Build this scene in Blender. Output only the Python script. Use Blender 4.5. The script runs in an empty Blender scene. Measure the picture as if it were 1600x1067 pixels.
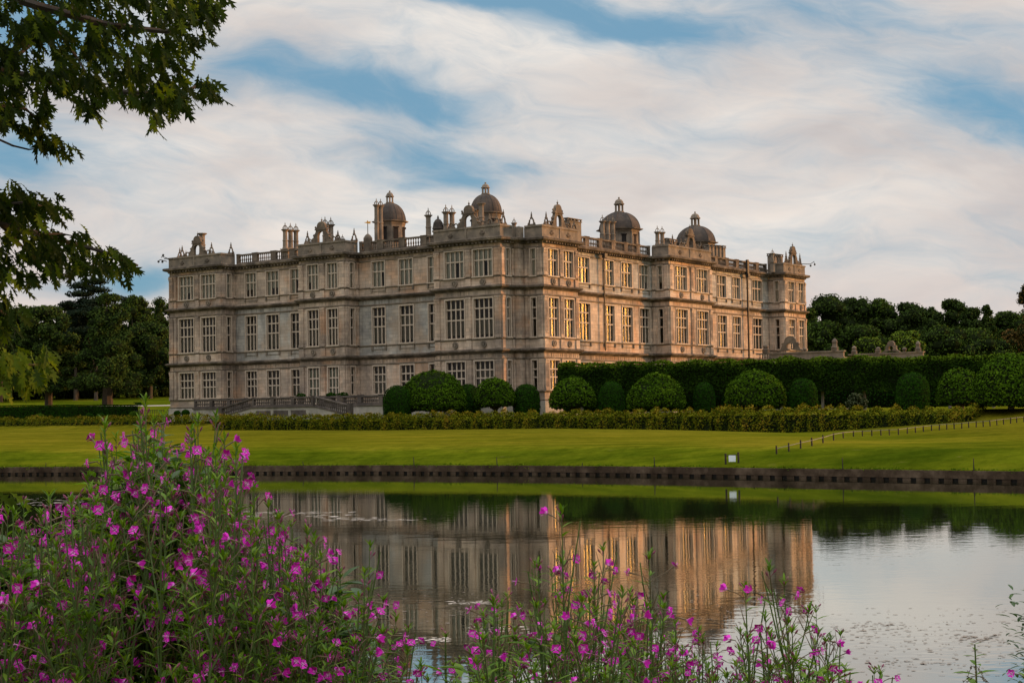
import bpy, math, random
import numpy as np
from mathutils import Vector, Matrix

# ------------------------------------------------------------------ camera, sky, sun
sc = bpy.context.scene
COL = sc.collection
CAM = np.array([91.1674, -130.7288, 0.0])
YAW, PITCH, ROLL, F = -0.6141, 0.0454, -0.0175, 2406.2
WATER = -3.4
FWD = np.array([math.sin(YAW)*math.cos(PITCH), math.cos(YAW)*math.cos(PITCH), math.sin(PITCH)])
RGT = np.array([math.cos(YAW), -math.sin(YAW), 0.0])
UPV = np.cross(RGT, FWD)
R2 = RGT*math.cos(ROLL) + UPV*math.sin(ROLL)
U2 = -RGT*math.sin(ROLL) + UPV*math.cos(ROLL)
FH = np.array([math.sin(YAW), math.cos(YAW), 0.0])      # level forward
cd = bpy.data.cameras.new('camera'); cam = bpy.data.objects.new('camera', cd); COL.objects.link(cam)
m = Matrix(((R2[0], U2[0], -FWD[0], CAM[0]), (R2[1], U2[1], -FWD[1], CAM[1]), (R2[2], U2[2], -FWD[2], CAM[2]), (0, 0, 0, 1)))
cam.matrix_world = m
cd.sensor_width = 36.0; cd.lens = F/1600*36.0; cd.clip_start = 0.1; cd.clip_end = 5000
sc.camera = cam
sc.view_settings.view_transform = 'Standard'; sc.view_settings.look = 'None'
sc.view_settings.exposure = 0.18; sc.view_settings.gamma = 1.0
sc.view_settings.use_curve_mapping = False

SUN_AZ = math.radians(47.0)     # from +y towards +x
SUN_EL = math.radians(5.0)
SUND = np.array([math.sin(SUN_AZ)*math.cos(SUN_EL), math.cos(SUN_AZ)*math.cos(SUN_EL), math.sin(SUN_EL)])
sl = bpy.data.lights.new('sun', 'SUN'); sl.energy = 3.0; sl.angle = math.radians(3.0); sl.color = (1.0, 0.47, 0.17)
so = bpy.data.objects.new('sun', sl); COL.objects.link(so)
so.rotation_euler = Vector(-SUND).to_track_quat('-Z', 'Y').to_euler()

class NT:
    def __init__(s, tree): s.t = tree; s.n = tree.nodes; s.l = tree.links
    def new(s, typ, **kw):
        nd = s.n.new(typ)
        for k, v in kw.items(): setattr(nd, k, v)
        return nd
    def put(s, sock, v):
        if isinstance(v, (int, float)): sock.default_value = v
        elif isinstance(v, (tuple, list)):
            v = tuple(v)
            if len(sock.default_value) == 4 and len(v) == 3: v = v + (1.0,)
            sock.default_value = v
        else: s.l.new(v, sock)
    def math(s, op, a, b=0.0, c=None, clamp=False):
        nd = s.new('ShaderNodeMath', operation=op); nd.use_clamp = clamp
        s.put(nd.inputs[0], a); s.put(nd.inputs[1], b)
        if c is not None: s.put(nd.inputs[2], c)
        return nd.outputs[0]
    def vmath(s, op, a, b=(0, 0, 0)):
        nd = s.new('ShaderNodeVectorMath', operation=op)
        s.put(nd.inputs[0], a); s.put(nd.inputs[1], b)
        return nd.outputs['Value'] if op in ('DOT_PRODUCT', 'LENGTH') else nd.outputs['Vector']
    def mix(s, f, a, b, typ='MIX'):
        nd = s.new('ShaderNodeMixRGB', blend_type=typ)
        s.put(nd.inputs[0], f); s.put(nd.inputs[1], a); s.put(nd.inputs[2], b)
        return nd.outputs[0]
    def noise(s, vec, scale, detail=4, rough=0.55, dist=0.0):
        nd = s.new('ShaderNodeTexNoise')
        if vec is not None: s.put(nd.inputs['Vector'], vec)
        nd.inputs['Scale'].default_value = scale; nd.inputs['Detail'].default_value = detail
        nd.inputs['Roughness'].default_value = rough; nd.inputs['Distortion'].default_value = dist
        return nd.outputs['Fac']
    def ramp(s, f, stops, interp='LINEAR'):
        nd = s.new('ShaderNodeValToRGB'); cr = nd.color_ramp; cr.interpolation = interp
        while len(cr.elements) < len(stops): cr.elements.new(0.5)
        for e, (p, c) in zip(cr.elements, stops):
            e.position = p
            e.color = (c, c, c, 1) if isinstance(c, (int, float)) else tuple(c) + ((1,) if len(c) == 3 else ())
        s.put(nd.inputs[0], f)
        return nd.outputs[0]
    def smooth(s, f, lo, hi):
        nd = s.new('ShaderNodeMapRange', interpolation_type='SMOOTHSTEP')
        s.put(nd.inputs['Value'], f); nd.inputs['From Min'].default_value = lo; nd.inputs['From Max'].default_value = hi
        return nd.outputs['Result']
    def comb(s, x, y, z):
        nd = s.new('ShaderNodeCombineXYZ'); s.put(nd.inputs[0], x); s.put(nd.inputs[1], y); s.put(nd.inputs[2], z)
        return nd.outputs[0]

# ---- world: Nishita sky with cirrus cloud laid over it by direction
world = bpy.data.worlds.new('World'); sc.world = world; world.use_nodes = True
w = NT(world.node_tree); w.n.clear()
SKYK = 0.12
sky = w.new('ShaderNodeTexSky', sky_type='NISHITA'); sky.sun_disc = False
sky.sun_elevation = SUN_EL; sky.sun_rotation = SUN_AZ; sky.air_density = 1.0; sky.dust_density = 0.6; sky.ozone_density = 2.0
tc = w.new('ShaderNodeTexCoord').outputs['Generated']
dirn = w.vmath('NORMALIZE', tc)
# azimuth measured from the lake axis, and elevation, in radians
a_r = w.vmath('DOT_PRODUCT', dirn, tuple(RGT)); a_f = w.vmath('DOT_PRODUCT', dirn, tuple(FH))
az = w.math('ARCTAN2', a_r, a_f)
sepz = w.new('ShaderNodeSeparateXYZ'); w.l.new(dirn, sepz.inputs[0])
el = w.math('ARCSINE', sepz.outputs['Z'])
ael = w.math('ABSOLUTE', el)
P = w.comb(az, ael, 0.0)
warp = w.new('ShaderNodeTexNoise'); w.put(warp.inputs['Vector'], w.vmath('MULTIPLY', P, (5, 9, 1))); warp.inputs['Scale'].default_value = 1.0; warp.inputs['Detail'].default_value = 3
wv = w.vmath('SUBTRACT', warp.outputs['Color'], (0.5, 0.5, 0.5))
warp2 = w.new('ShaderNodeTexNoise'); w.put(warp2.inputs['Vector'], w.vmath('MULTIPLY', P, (22, 40, 1))); warp2.inputs['Scale'].default_value = 1.0; warp2.inputs['Detail'].default_value = 5
wv2 = w.vmath('SUBTRACT', warp2.outputs['Color'], (0.5, 0.5, 0.5))
Pw = w.vmath('ADD', w.vmath('ADD', P, w.vmath('MULTIPLY', wv, (0.12, 0.06, 0))), w.vmath('MULTIPLY', wv2, (0.022, 0.007, 0)))
def skyblob(x, y, sx, sy, rot, amp):
    """amount of clear sky around one direction (x,y in degrees azimuth / elevation)"""
    d = w.vmath('SUBTRACT', Pw, (math.radians(x), math.radians(y), 0))
    c, s_ = math.cos(math.radians(rot)), math.sin(math.radians(rot))
    u = w.math('DIVIDE', w.vmath('DOT_PRODUCT', d, (c, s_, 0)), math.radians(sx))
    v = w.math('DIVIDE', w.vmath('DOT_PRODUCT', d, (-s_, c, 0)), math.radians(sy))
    r = w.math('ADD', w.math('MULTIPLY', u, u), w.math('MULTIPLY', v, v))
    return w.math('MULTIPLY', w.math('EXPONENT', w.math('MULTIPLY', r, -1.0)), amp)
def px2deg(x, y):
    v = FWD + R2*(x-800)/F - U2*(y-533.5)/F; v /= np.linalg.norm(v)
    return math.degrees(math.atan2(v@RGT, v@FH)), math.degrees(math.asin(v[2]))
blobs = [(700, 5, 4.0, 0.6, -4, 0.80), (590, 150, 3.6, 0.75, -9, 0.68), (480, 120, 2.6, 0.7, -8, 0.32), (650, 250, 3.2, 0.9, -12, 0.60), (1000, 40, 4.0, 0.7, -8, 0.60), (700, 290, 2.4, 0.5, 4, 0.35),
         (1560, 160, 4.2, 1.2, -20, 0.50), (10, 260, 1.8, 1.0, 0, 0.6), (215, 440, 3.2, 0.45, 0, 0.9), (370, 110, 2.0, 0.8, 10, 0.40), (1110, 200, 2.0, 0.4, -15, 0.3),
         (60, 30, 5, 2.0, 0, 0.7), (840, 250, 1.8, 0.6, -10, 0.35), (1300, 20, 3.0, 0.5, -8, 0.3)]
tot = None
for (x, y, sx, sy, rot, amp) in blobs:
    a, e = px2deg(x, y)
    b = skyblob(a, e, sx, sy, rot, amp)
    tot = b if tot is None else w.math('ADD', tot, b)
# streaky structure: noise stretched along slightly tilted bands
def stretched(rot, sc_u, sc_v, seed):
    c, s_ = math.cos(math.radians(rot)), math.sin(math.radians(rot))
    u = w.vmath('DOT_PRODUCT', Pw, (c*sc_u, s_*sc_u, 0)); v = w.vmath('DOT_PRODUCT', Pw, (-s_*sc_v, c*sc_v, 0))
    return w.comb(u, v, seed)
n1 = w.noise(stretched(-15, 5, 17, 3.1), 1.0, 6, 0.58, 0.3)
n2 = w.noise(stretched(-9, 22, 75, 7.7), 1.0, 5, 0.65, 0.6)
n3 = w.noise(stretched(8, 4, 13, 1.3), 1.0, 4, 0.5)
st = w.math('ADD', w.math('MULTIPLY', w.math('SUBTRACT', n1, 0.5), 1.9), w.math('MULTIPLY', w.math('SUBTRACT', n2, 0.5), 0.7))
clear = w.math('ADD', w.math('ADD', w.math('MULTIPLY', tot, 1.15), st), w.math('SUBTRACT', 0.15, w.math('MULTIPLY', w.smooth(el, math.radians(7.5), math.radians(2.5)), 0.38)))
clear_f = w.math('MULTIPLY', w.smooth(clear, -0.22, 1.0), 0.97)
cl_lum = w.math('ADD', w.math('MULTIPLY', n3, 0.42), w.math('MULTIPLY', n1, 0.34))
cloud = w.ramp(cl_lum, [(0.26, (0.47, 0.44, 0.44)), (0.36, (0.66, 0.60, 0.56)), (0.46, (0.86, 0.78, 0.70))])
# warmer and pinker near the horizon
hz = w.smooth(el, math.radians(9.0), math.radians(1.0))
cloud = w.mix(w.math('MULTIPLY', hz, 0.5), cloud, (0.62, 0.51, 0.47))
# gold round the setting sun
GLOWD = np.array([math.sin(math.radians(35))*math.cos(math.radians(4)), math.cos(math.radians(35))*math.cos(math.radians(4)), math.sin(math.radians(4))])
sdot = w.math('MAXIMUM', w.vmath('DOT_PRODUCT', dirn, tuple(GLOWD)), 0.0)
glow = w.math('POWER', sdot, 45.0)
cloud = w.mix(w.math('MULTIPLY', glow, 0.95), cloud, (3.4, 1.5, 0.36))
glow2 = w.math('POWER', sdot, 330.0)
cloud = w.mix(glow2, cloud, (24.0, 10.5, 1.8))
cloud10 = w.mix(1.0, cloud, (1/SKYK,)*3, 'MULTIPLY')
bluesky = w.mix(1.0, sky.outputs['Color'], (0.62, 0.95, 1.25), 'MULTIPLY')
haze_b = w.mix(0.75, bluesky, (0.17/SKYK, 0.35/SKYK, 0.50/SKYK))
fin = w.mix(clear_f, cloud10, haze_b)
# dusk: the low sky away from the sun, over the viewer's shoulder, is far dimmer; the high sky is brighter
turn = w.smooth(w.vmath('DOT_PRODUCT', dirn, tuple(FH*0.9+RGT*0.45)), -0.75, 0.60)
lowk = w.math('ADD', w.math('MULTIPLY', turn, 0.60), 0.40)
highk = w.smooth(el, math.radians(17), math.radians(48))
kk = w.math('ADD', w.math('MULTIPLY', lowk, w.math('SUBTRACT', 1.0, highk)), w.math('MULTIPLY', highk, 2.7))
fin = w.mix(1.0, fin, w.comb(kk, kk, kk), 'MULTIPLY')
bg = w.new('ShaderNodeBackground'); w.l.new(fin, bg.inputs['Color']); bg.inputs['Strength'].default_value = SKYK
wo = w.new('ShaderNodeOutputWorld'); w.l.new(bg.outputs[0], wo.inputs[0])

# ------------------------------------------------------------------ helpers
rng = np.random.default_rng(7)
random.seed(7)
def P3(x, y, D): return CAM + D*(FWD + R2*(x-800)/F - U2*(y-533.5)/F)
def XD(p):
    d = np.asarray(p[:2]) - CAM[:2]; return float(d@RGT[:2]), float(d@FH[:2])
def W2(X, D): return CAM[0]+RGT[0]*X+FH[0]*D, CAM[1]+RGT[1]*X+FH[1]*D

def material(name, rough=0.8, spec=0.3):
    mt = bpy.data.materials.new(name); mt.use_nodes = True
    t = NT(mt.node_tree); b = t.n['Principled BSDF']
    b.inputs['Roughness'].default_value = rough; b.inputs['Specular IOR Level'].default_value = spec
    return mt, t, b
def objcoord(t): return t.new('ShaderNodeNewGeometry').outputs['Position']
def bump(t, b, h, strength=0.4, dist=0.05):
    bn = t.new('ShaderNodeBump'); bn.inputs['Strength'].default_value = strength; bn.inputs['Distance'].default_value = dist
    t.put(bn.inputs['Height'], h); t.l.new(bn.outputs[0], b.inputs['Normal'])

class MB:
    def __init__(s): s.v = []; s.f = []; s.mi = []
    def quad(s, a, b, c, d, mi=0):
        n = len(s.v); s.v += [tuple(a), tuple(b), tuple(c), tuple(d)]; s.f.append((n, n+1, n+2, n+3)); s.mi.append(mi)
    def poly(s, pts, mi=0):
        n = len(s.v); s.v += [tuple(p) for p in pts]; s.f.append(tuple(range(n, n+len(pts)))); s.mi.append(mi)
    def hexa(s, c, mi=0):
        n = len(s.v); s.v += [tuple(p) for p in c]
        for f in ((0, 3, 2, 1), (4, 5, 6, 7), (0, 1, 5, 4), (1, 2, 6, 5), (2, 3, 7, 6), (3, 0, 4, 7)):
            s.f.append(tuple(n+i for i in f)); s.mi.append(mi)
    def box(s, x0, x1, y0, y1, z0, z1, mi=0):
        s.hexa([(x0, y0, z0), (x1, y0, z0), (x1, y1, z0), (x0, y1, z0), (x0, y0, z1), (x1, y0, z1), (x1, y1, z1), (x0, y1, z1)], mi)
    def lathe(s, cx, cy, prof, n=12, mi=0, rot=0.0):
        """prof: list of (r, z)"""
        base = len(s.v)
        for r, z in prof:
            for k in range(n):
                a = rot + 2*math.pi*k/n; s.v.append((cx+r*math.cos(a), cy+r*math.sin(a), z))
        for i in range(len(prof)-1):
            for k in range(n):
                k2 = (k+1) % n
                s.f.append((base+i*n+k, base+i*n+k2, base+(i+1)*n+k2, base+(i+1)*n+k)); s.mi.append(mi)
        s.f.append(tuple(base+k for k in range(n))[::-1]); s.mi.append(mi)
        s.f.append(tuple(base+(len(prof)-1)*n+k for k in range(n))); s.mi.append(mi)
    def tube(s, pts, rad, n=6, mi=0):
        pts = [np.asarray(p, float) for p in pts]; base = len(s.v)
        if isinstance(rad, (int, float)): rad = [rad]*len(pts)
        for i, p in enumerate(pts):
            t = pts[min(i+1, len(pts)-1)] - pts[max(i-1, 0)]; t = t/(np.linalg.norm(t)+1e-9)
            a = np.cross(t, (0, 0, 1.0)) if abs(t[2]) < 0.9 else np.cross(t, (1.0, 0, 0)); a /= np.linalg.norm(a); b = np.cross(t, a)
            for k in range(n):
                an = 2*math.pi*k/n; s.v.append(tuple(p + rad[i]*(a*math.cos(an)+b*math.sin(an))))
        for i in range(len(pts)-1):
            for k in range(n):
                k2 = (k+1) % n
                s.f.append((base+i*n+k, base+i*n+k2, base+(i+1)*n+k2, base+(i+1)*n+k)); s.mi.append(mi)
        s.f.append(tuple(base+k for k in range(n))[::-1]); s.mi.append(mi)
        s.f.append(tuple(base+(len(pts)-1)*n+k for k in range(n))); s.mi.append(mi)
    def build(s, name, mat, parent=None, smooth=False, loc=None):
        me = bpy.data.meshes.new(name); me.from_pydata(s.v, [], s.f)
        mats = mat if isinstance(mat, (list, tuple)) else [mat]
        for mm in mats: me.materials.append(mm)
        if len(mats) > 1: me.polygons.foreach_set('material_index', s.mi)
        if smooth: me.polygons.foreach_set('use_smooth', [True]*len(s.f))
        me.update()
        return link(name, me, parent, loc)
def link(name, data, parent=None, loc=None):
    o = bpy.data.objects.new(name, data); COL.objects.link(o)
    if parent is not None: o.parent = parent
    if loc is not None: o.location = loc
    return o
def tag(o, label=None, cat=None, group=None, kind=None):
    if label: o['label'] = label
    if cat: o['category'] = cat
    if group: o['group'] = group
    if kind: o['kind'] = kind
    return o
def empty(name, loc=(0, 0, 0), rz=0.0):
    o = link(name, None, None, loc); o.rotation_euler = (0, 0, rz); o.empty_display_size = 0.3
    return o
def copy_tree(root):
    r = root.copy(); COL.objects.link(r)
    for ch in root.children:
        c = ch.copy(); COL.objects.link(c); c.parent = r
        for g in ch.children:
            d = g.copy(); COL.objects.link(d); d.parent = c
    return r
def fastmesh(name, V, Q, mat, rnd=None, midx=None, smooth=False):
    """V (n,3); Q (m,k) faces all of k corners; rnd (m,) face attribute"""
    V = np.ascontiguousarray(V, dtype=np.float32); Q = np.ascontiguousarray(Q, dtype=np.int32)
    me = bpy.data.meshes.new(name)
    me.vertices.add(len(V)); me.vertices.foreach_set('co', V.ravel())
    me.loops.add(Q.size); me.loops.foreach_set('vertex_index', Q.ravel())
    me.polygons.add(len(Q)); me.polygons.foreach_set('loop_start', np.arange(0, Q.size, Q.shape[1], dtype=np.int32))
    me.polygons.foreach_set('loop_total', np.full(len(Q), Q.shape[1], dtype=np.int32))
    mats = mat if isinstance(mat, (list, tuple)) else [mat]
    for mm in mats: me.materials.append(mm)
    if midx is not None: me.polygons.foreach_set('material_index', np.asarray(midx, dtype=np.int32))
    if smooth: me.polygons.foreach_set('use_smooth', np.ones(len(Q), dtype=bool))
    me.update(calc_edges=True)
    if rnd is not None:
        at = me.attributes.new('rnd', 'FLOAT', 'FACE'); at.data.foreach_set('value', np.asarray(rnd, dtype=np.float32))
    me.validate()
    return me
def unit(a): return a/(np.linalg.norm(a, axis=-1, keepdims=True)+1e-9)
def leafquads(C, N, size, rg, spread=0.8, aspect=0.6, droop=0.0):
    """leaf-shaped quads (a diamond) at centres C, roughly facing N"""
    n = len(C)
    N = unit(N + rg.normal(size=(n, 3))*spread)
    T = rg.normal(size=(n, 3)); T[:, 2] -= droop
    T = unit(T - (T*N).sum(1, keepdims=True)*N); B = np.cross(N, T)
    s = (size*(0.6+0.8*rg.random(n)))[:, None]
    V = np.stack([C - T*s*0.55, C + B*s*aspect*0.5 + T*s*0.05, C + T*s*0.55, C - B*s*aspect*0.5 + T*s*0.05], 1).reshape(-1, 3)
    Q = np.arange(n*4).reshape(n, 4)
    return V, Q

# ------------------------------------------------------------------ materials
def foliage_mat(name, stops, rough=0.9, trans=0.0, big=0.25, spec=0.02):
    mt, t, b = material(name, rough, spec)
    at = t.new('ShaderNodeAttribute'); at.attribute_name = 'rnd'
    nz = t.noise(objcoord(t), big, 3)
    f = t.math('ADD', t.math('MULTIPLY', at.outputs['Fac'], 0.6), t.math('MULTIPLY', nz, 0.4))
    c = t.ramp(f, stops); t.l.new(c, b.inputs['Base Color'])
    if trans > 0:
        tr = t.new('ShaderNodeBsdfTranslucent'); t.l.new(t.mix(1.0, c, (1.9, 1.9, 0.6), 'MULTIPLY'), tr.inputs[0])
        mx = t.new('ShaderNodeMixShader'); mx.inputs[0].default_value = trans
        t.l.new(b.outputs[0], mx.inputs[1]); t.l.new(tr.outputs[0], mx.inputs[2])
        t.l.new(mx.outputs[0], t.n['Material Output'].inputs[0])
    return mt
M = {}
M['wood_dark'] = foliage_mat('far_wood_leaves', [(0.2, (0.018, 0.036, 0.008)), (0.55, (0.040, 0.070, 0.014)), (0.9, (0.090, 0.125, 0.024))], big=0.06)
M['wood_mid'] = foliage_mat('mid_wood_leaves', [(0.2, (0.022, 0.044, 0.008)), (0.55, (0.050, 0.088, 0.014)), (0.9, (0.110, 0.155, 0.024))], big=0.08)
M['wood_green'] = foliage_mat('bright_tree_leaves', [(0.2, (0.055, 0.095, 0.010)), (0.6, (0.11, 0.17, 0.018)), (0.9, (0.19, 0.27, 0.03))], big=0.2)
M['red_lit'] = foliage_mat('red_lit_tree_leaves', [(0.2, (0.030, 0.035, 0.010)), (0.6, (0.10, 0.07, 0.02)), (0.9, (0.22, 0.11, 0.04))], big=0.3)  # reddish low sunlight is put into these leaf colours
M['cedar'] = foliage_mat('cedar_needles', [(0.2, (0.010, 0.018, 0.012)), (0.9, (0.028, 0.045, 0.026))])
M['yew'] = foliage_mat('clipped_yew_leaves', [(0.2, (0.008, 0.030, 0.002)), (0.6, (0.015, 0.050, 0.003)), (0.9, (0.030, 0.080, 0.006))])
M['bay_tree'] = foliage_mat('clipped_dome_leaves', [(0.2, (0.018, 0.044, 0.002)), (0.55, (0.038, 0.084, 0.004)), (0.9, (0.088, 0.155, 0.008))], big=0.8)
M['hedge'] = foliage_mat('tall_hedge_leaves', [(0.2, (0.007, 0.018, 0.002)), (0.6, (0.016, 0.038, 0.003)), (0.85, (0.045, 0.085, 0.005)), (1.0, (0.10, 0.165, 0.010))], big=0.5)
M['border'] = foliage_mat('border_shrub_leaves', [(0.2, (0.032, 0.055, 0.004)), (0.45, (0.095, 0.115, 0.006)), (0.62, (0.18, 0.155, 0.009)), (0.80, (0.23, 0.130, 0.016)), (0.95, (0.30, 0.20, 0.03))], big=0.55)
M['olive'] = foliage_mat('small_standard_leaves', [(0.2, (0.045, 0.060, 0.030)), (0.9, (0.13, 0.16, 0.08))])
M['oak'] = foliage_mat('oak_leaves', [(0.2, (0.008, 0.016, 0.002)), (0.60, (0.022, 0.040, 0.004)), (0.80, (0.085, 0.120, 0.008)), (0.95, (0.24, 0.25, 0.02))], rough=0.8, trans=0.28, big=3.0, spec=0.08)
M['herb'] = foliage_mat('willowherb_leaves', [(0.15, (0.048, 0.110, 0.007)), (0.6, (0.100, 0.190, 0.013)), (0.9, (0.18, 0.27, 0.022))], rough=0.6, trans=0.25, big=6.0, spec=0.15)
M['herb_dark'] = foliage_mat('lush_undergrowth_leaves', [(0.15, (0.015, 0.045, 0.008)), (0.6, (0.035, 0.085, 0.014)), (0.9, (0.07, 0.13, 0.025))], rough=0.5, trans=0.2, big=5.0, spec=0.3)

def simple(name, col, rough=0.8, spec=0.3, metal=0.0, nscale=None, var=0.3):
    mt, t, b = material(name, rough, spec); b.inputs['Metallic'].default_value = metal
    if nscale:
        nz = t.noise(objcoord(t), nscale, 5)
        t.l.new(t.mix(nz, tuple(c*(1-var) for c in col), tuple(c*(1+var) for c in col)), b.inputs['Base Color'])
    else: b.inputs['Base Color'].default_value = tuple(col)+(1,)
    return mt
M['bark'] = simple('tree_bark', (0.075, 0.060, 0.045), 0.9, nscale=2.0, var=0.5)
M['pale_bark'] = simple('pale_bark', (0.20, 0.18, 0.15), 0.9, nscale=4.0, var=0.4)
M['oak_bark'] = simple('oak_twig_bark', (0.045, 0.036, 0.028), 0.9, nscale=20.0, var=0.4)
M['herb_stem'] = simple('willowherb_stem', (0.075, 0.125, 0.030), 0.6, nscale=9.0, var=0.5)
M['pod'] = simple('willowherb_seed_pod', (0.13, 0.095, 0.05), 0.6, nscale=12.0, var=0.6)
M['bud'] = simple('willowherb_bud', (0.24, 0.06, 0.12), 0.6)
M['petal'] = simple('magenta_petal', (0.62, 0.012, 0.47), 0.7, nscale=60.0, var=0.3)
M['petal_pale'] = simple('pale_flower_centre', (0.66, 0.25, 0.58), 0.6)
M['iron'] = simple('dark_iron', (0.025, 0.024, 0.024), 0.5)
M['post_wood'] = simple('dark_post_timber', (0.022, 0.018, 0.015), 0.8, nscale=6.0)
M['white'] = simple('white_notice_board', (0.72, 0.80, 0.85), 0.5)
M['gold'] = simple('gilt_metal', (1.0, 0.50, 0.08), 0.35, 0.5, 0.6)
M['blind_low'] = simple('tan_lower_blind', (0.24, 0.215, 0.175), 0.8, nscale=0.6, var=0.3)
M['blind'] = simple('cream_window_blind', (0.62, 0.60, 0.54), 0.8, nscale=0.6, var=0.2)
M['curtain'] = simple('pale_green_door_blind', (0.42, 0.46, 0.38), 0.8, nscale=0.6, var=0.15)
M['frame_stone'] = simple('window_mullion_stone', (0.50, 0.42, 0.335), 0.85, nscale=3.0, var=0.2)
M['scum'] = simple('floating_weed', (0.20, 0.17, 0.14), 0.8, nscale=8.0, var=0.4)

def stone_mat(name, light, mid, dark, orange, grime=0.5, greyz=True):
    mt, t, b = material(name, 0.88, 0.2)
    pos = objcoord(t)
    nb = t.noise(pos, 0.16, 5, 0.6)
    nb = t.math('ADD', t.math('MULTIPLY', nb, 0.7), t.math('MULTIPLY', t.noise(pos, 1.1, 4, 0.7), 0.3)); c = t.ramp(nb, [(0.40, dark), (0.50, mid), (0.58, light)])
    # warm ochre patches
    no = t.noise(t.vmath('ADD', pos, (40, 11, 5)), 0.22, 5, 0.6)
    c = t.mix(t.math('MULTIPLY', t.smooth(no, 0.50, 0.68), 0.65), c, orange)
    # vertical streaks of weathering
    st_ = t.noise(t.vmath('MULTIPLY', pos, (1.6, 1.6, 0.22)), 1.0, 5, 0.6)
    c = t.mix(t.math('MULTIPLY', t.smooth(st_, 0.50, 0.72), grime), c, tuple(0.36*x for x in mid))
    # ashlar courses (0.38 m) and joints
    sp = t.new('ShaderNodeSeparateXYZ'); t.l.new(pos, sp.inputs[0])
    hx = t.math('ADD', sp.outputs['X'], sp.outputs['Y'])
    bk = t.new('ShaderNodeTexBrick'); t.l.new(t.comb(hx, sp.outputs['Z'], 0.0), bk.inputs['Vector'])
    bk.inputs['Scale'].default_value = 1.0; bk.inputs['Brick Width'].default_value = 0.95; bk.inputs['Row Height'].default_value = 0.38
    bk.inputs['Mortar Size'].default_value = 0.018; bk.inputs['Color1'].default_value = (1.22, 1.18, 1.14, 1); bk.inputs['Color2'].default_value = (0.78, 0.80, 0.82, 1)
    bk.inputs['Mortar'].default_value = (0.62, 0.60, 0.58, 1)
    c = t.mix(0.75, c, bk.outputs['Color'], 'MULTIPLY')
    # rain-washed soot runs left under each ledge
    for zl_ in (17.4, 12.6, 6.0):
        run = t.math('MULTIPLY', t.smooth(sp.outputs['Z'], zl_-1.5, zl_), t.math('LESS_THAN', sp.outputs['Z'], zl_+0.05))
        dr = t.noise(t.vmath('MULTIPLY', pos, (2.6, 2.6, 0.15)), 1.0, 4, 0.6)
        c = t.mix(t.math('MULTIPLY', t.math('MULTIPLY', run, t.smooth(dr, 0.44, 0.66)), 0.6), c, (0.11, 0.095, 0.08))
    t.l.new(c, b.inputs['Base Color'])
    bump(t, b, t.noise(pos, 6.0, 5), 0.35, 0.04)
    return mt, t, b
M['stone'], *_ = stone_mat('weathered_limestone', (0.61, 0.50, 0.40), (0.47, 0.38, 0.30), (0.29, 0.24, 0.20), (0.50, 0.30, 0.18), 0.5)
M['greystone'], *_ = stone_mat('greyed_limestone', (0.50, 0.49, 0.45), (0.40, 0.39, 0.36), (0.27, 0.265, 0.25), (0.40, 0.30, 0.21), 0.5)
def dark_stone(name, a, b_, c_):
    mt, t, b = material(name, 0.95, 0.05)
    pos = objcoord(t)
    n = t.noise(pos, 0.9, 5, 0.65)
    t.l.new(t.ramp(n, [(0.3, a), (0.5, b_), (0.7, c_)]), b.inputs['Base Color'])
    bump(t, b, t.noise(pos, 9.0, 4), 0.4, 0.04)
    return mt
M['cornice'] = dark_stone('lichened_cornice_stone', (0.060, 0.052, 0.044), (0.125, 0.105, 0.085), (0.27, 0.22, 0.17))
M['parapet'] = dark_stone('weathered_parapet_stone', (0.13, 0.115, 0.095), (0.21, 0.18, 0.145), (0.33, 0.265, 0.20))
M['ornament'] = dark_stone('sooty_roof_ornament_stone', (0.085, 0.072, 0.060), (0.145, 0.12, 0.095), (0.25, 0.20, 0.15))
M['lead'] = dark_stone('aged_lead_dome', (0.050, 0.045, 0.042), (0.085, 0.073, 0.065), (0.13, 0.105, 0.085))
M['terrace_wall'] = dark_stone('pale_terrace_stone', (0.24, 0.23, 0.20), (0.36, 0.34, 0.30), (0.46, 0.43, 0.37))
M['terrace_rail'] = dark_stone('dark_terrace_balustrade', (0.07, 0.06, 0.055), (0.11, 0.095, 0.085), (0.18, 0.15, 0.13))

def glass_mat(name, tint, mirror):
    mt, t, b = material(name, 0.06, 0.9)
    b.inputs['Base Color'].default_value = tuple(tint)+(1,)
    pos = objcoord(t)
    wob = t.new('ShaderNodeBump'); wob.inputs['Strength'].default_value = 0.35; wob.inputs['Distance'].default_value = 0.03
    t.l.new(t.noise(pos, 1.6, 3), wob.inputs['Height'])
    gl = t.new('ShaderNodeBsdfGlossy'); gl.inputs['Roughness'].default_value = 0.05; gl.inputs['Color'].default_value = (0.95, 0.95, 0.95, 1)
    t.l.new(wob.outputs[0], gl.inputs['Normal']); t.l.new(wob.outputs[0], b.inputs['Normal'])
    tr = t.new('ShaderNodeBsdfTransparent'); tr.inputs[0].default_value = (0.75, 0.78, 0.75, 1)
    fr = t.new('ShaderNodeFresnel'); fr.inputs[0].default_value = mirror
    mx = t.new('ShaderNodeMixShader'); t.l.new(fr.outputs[0], mx.inputs[0]); t.l.new(tr.outputs[0], mx.inputs[1]); t.l.new(gl.outputs[0], mx.inputs[2])
    t.l.new(mx.outputs[0], t.n['Material Output'].inputs[0])
    return mt
M['glass'] = glass_mat('old_window_glass', (0.02, 0.02, 0.02), 1.5)
M['room'] = simple('dark_room_behind_glass', (0.022, 0.018, 0.016), 0.9)

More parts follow.
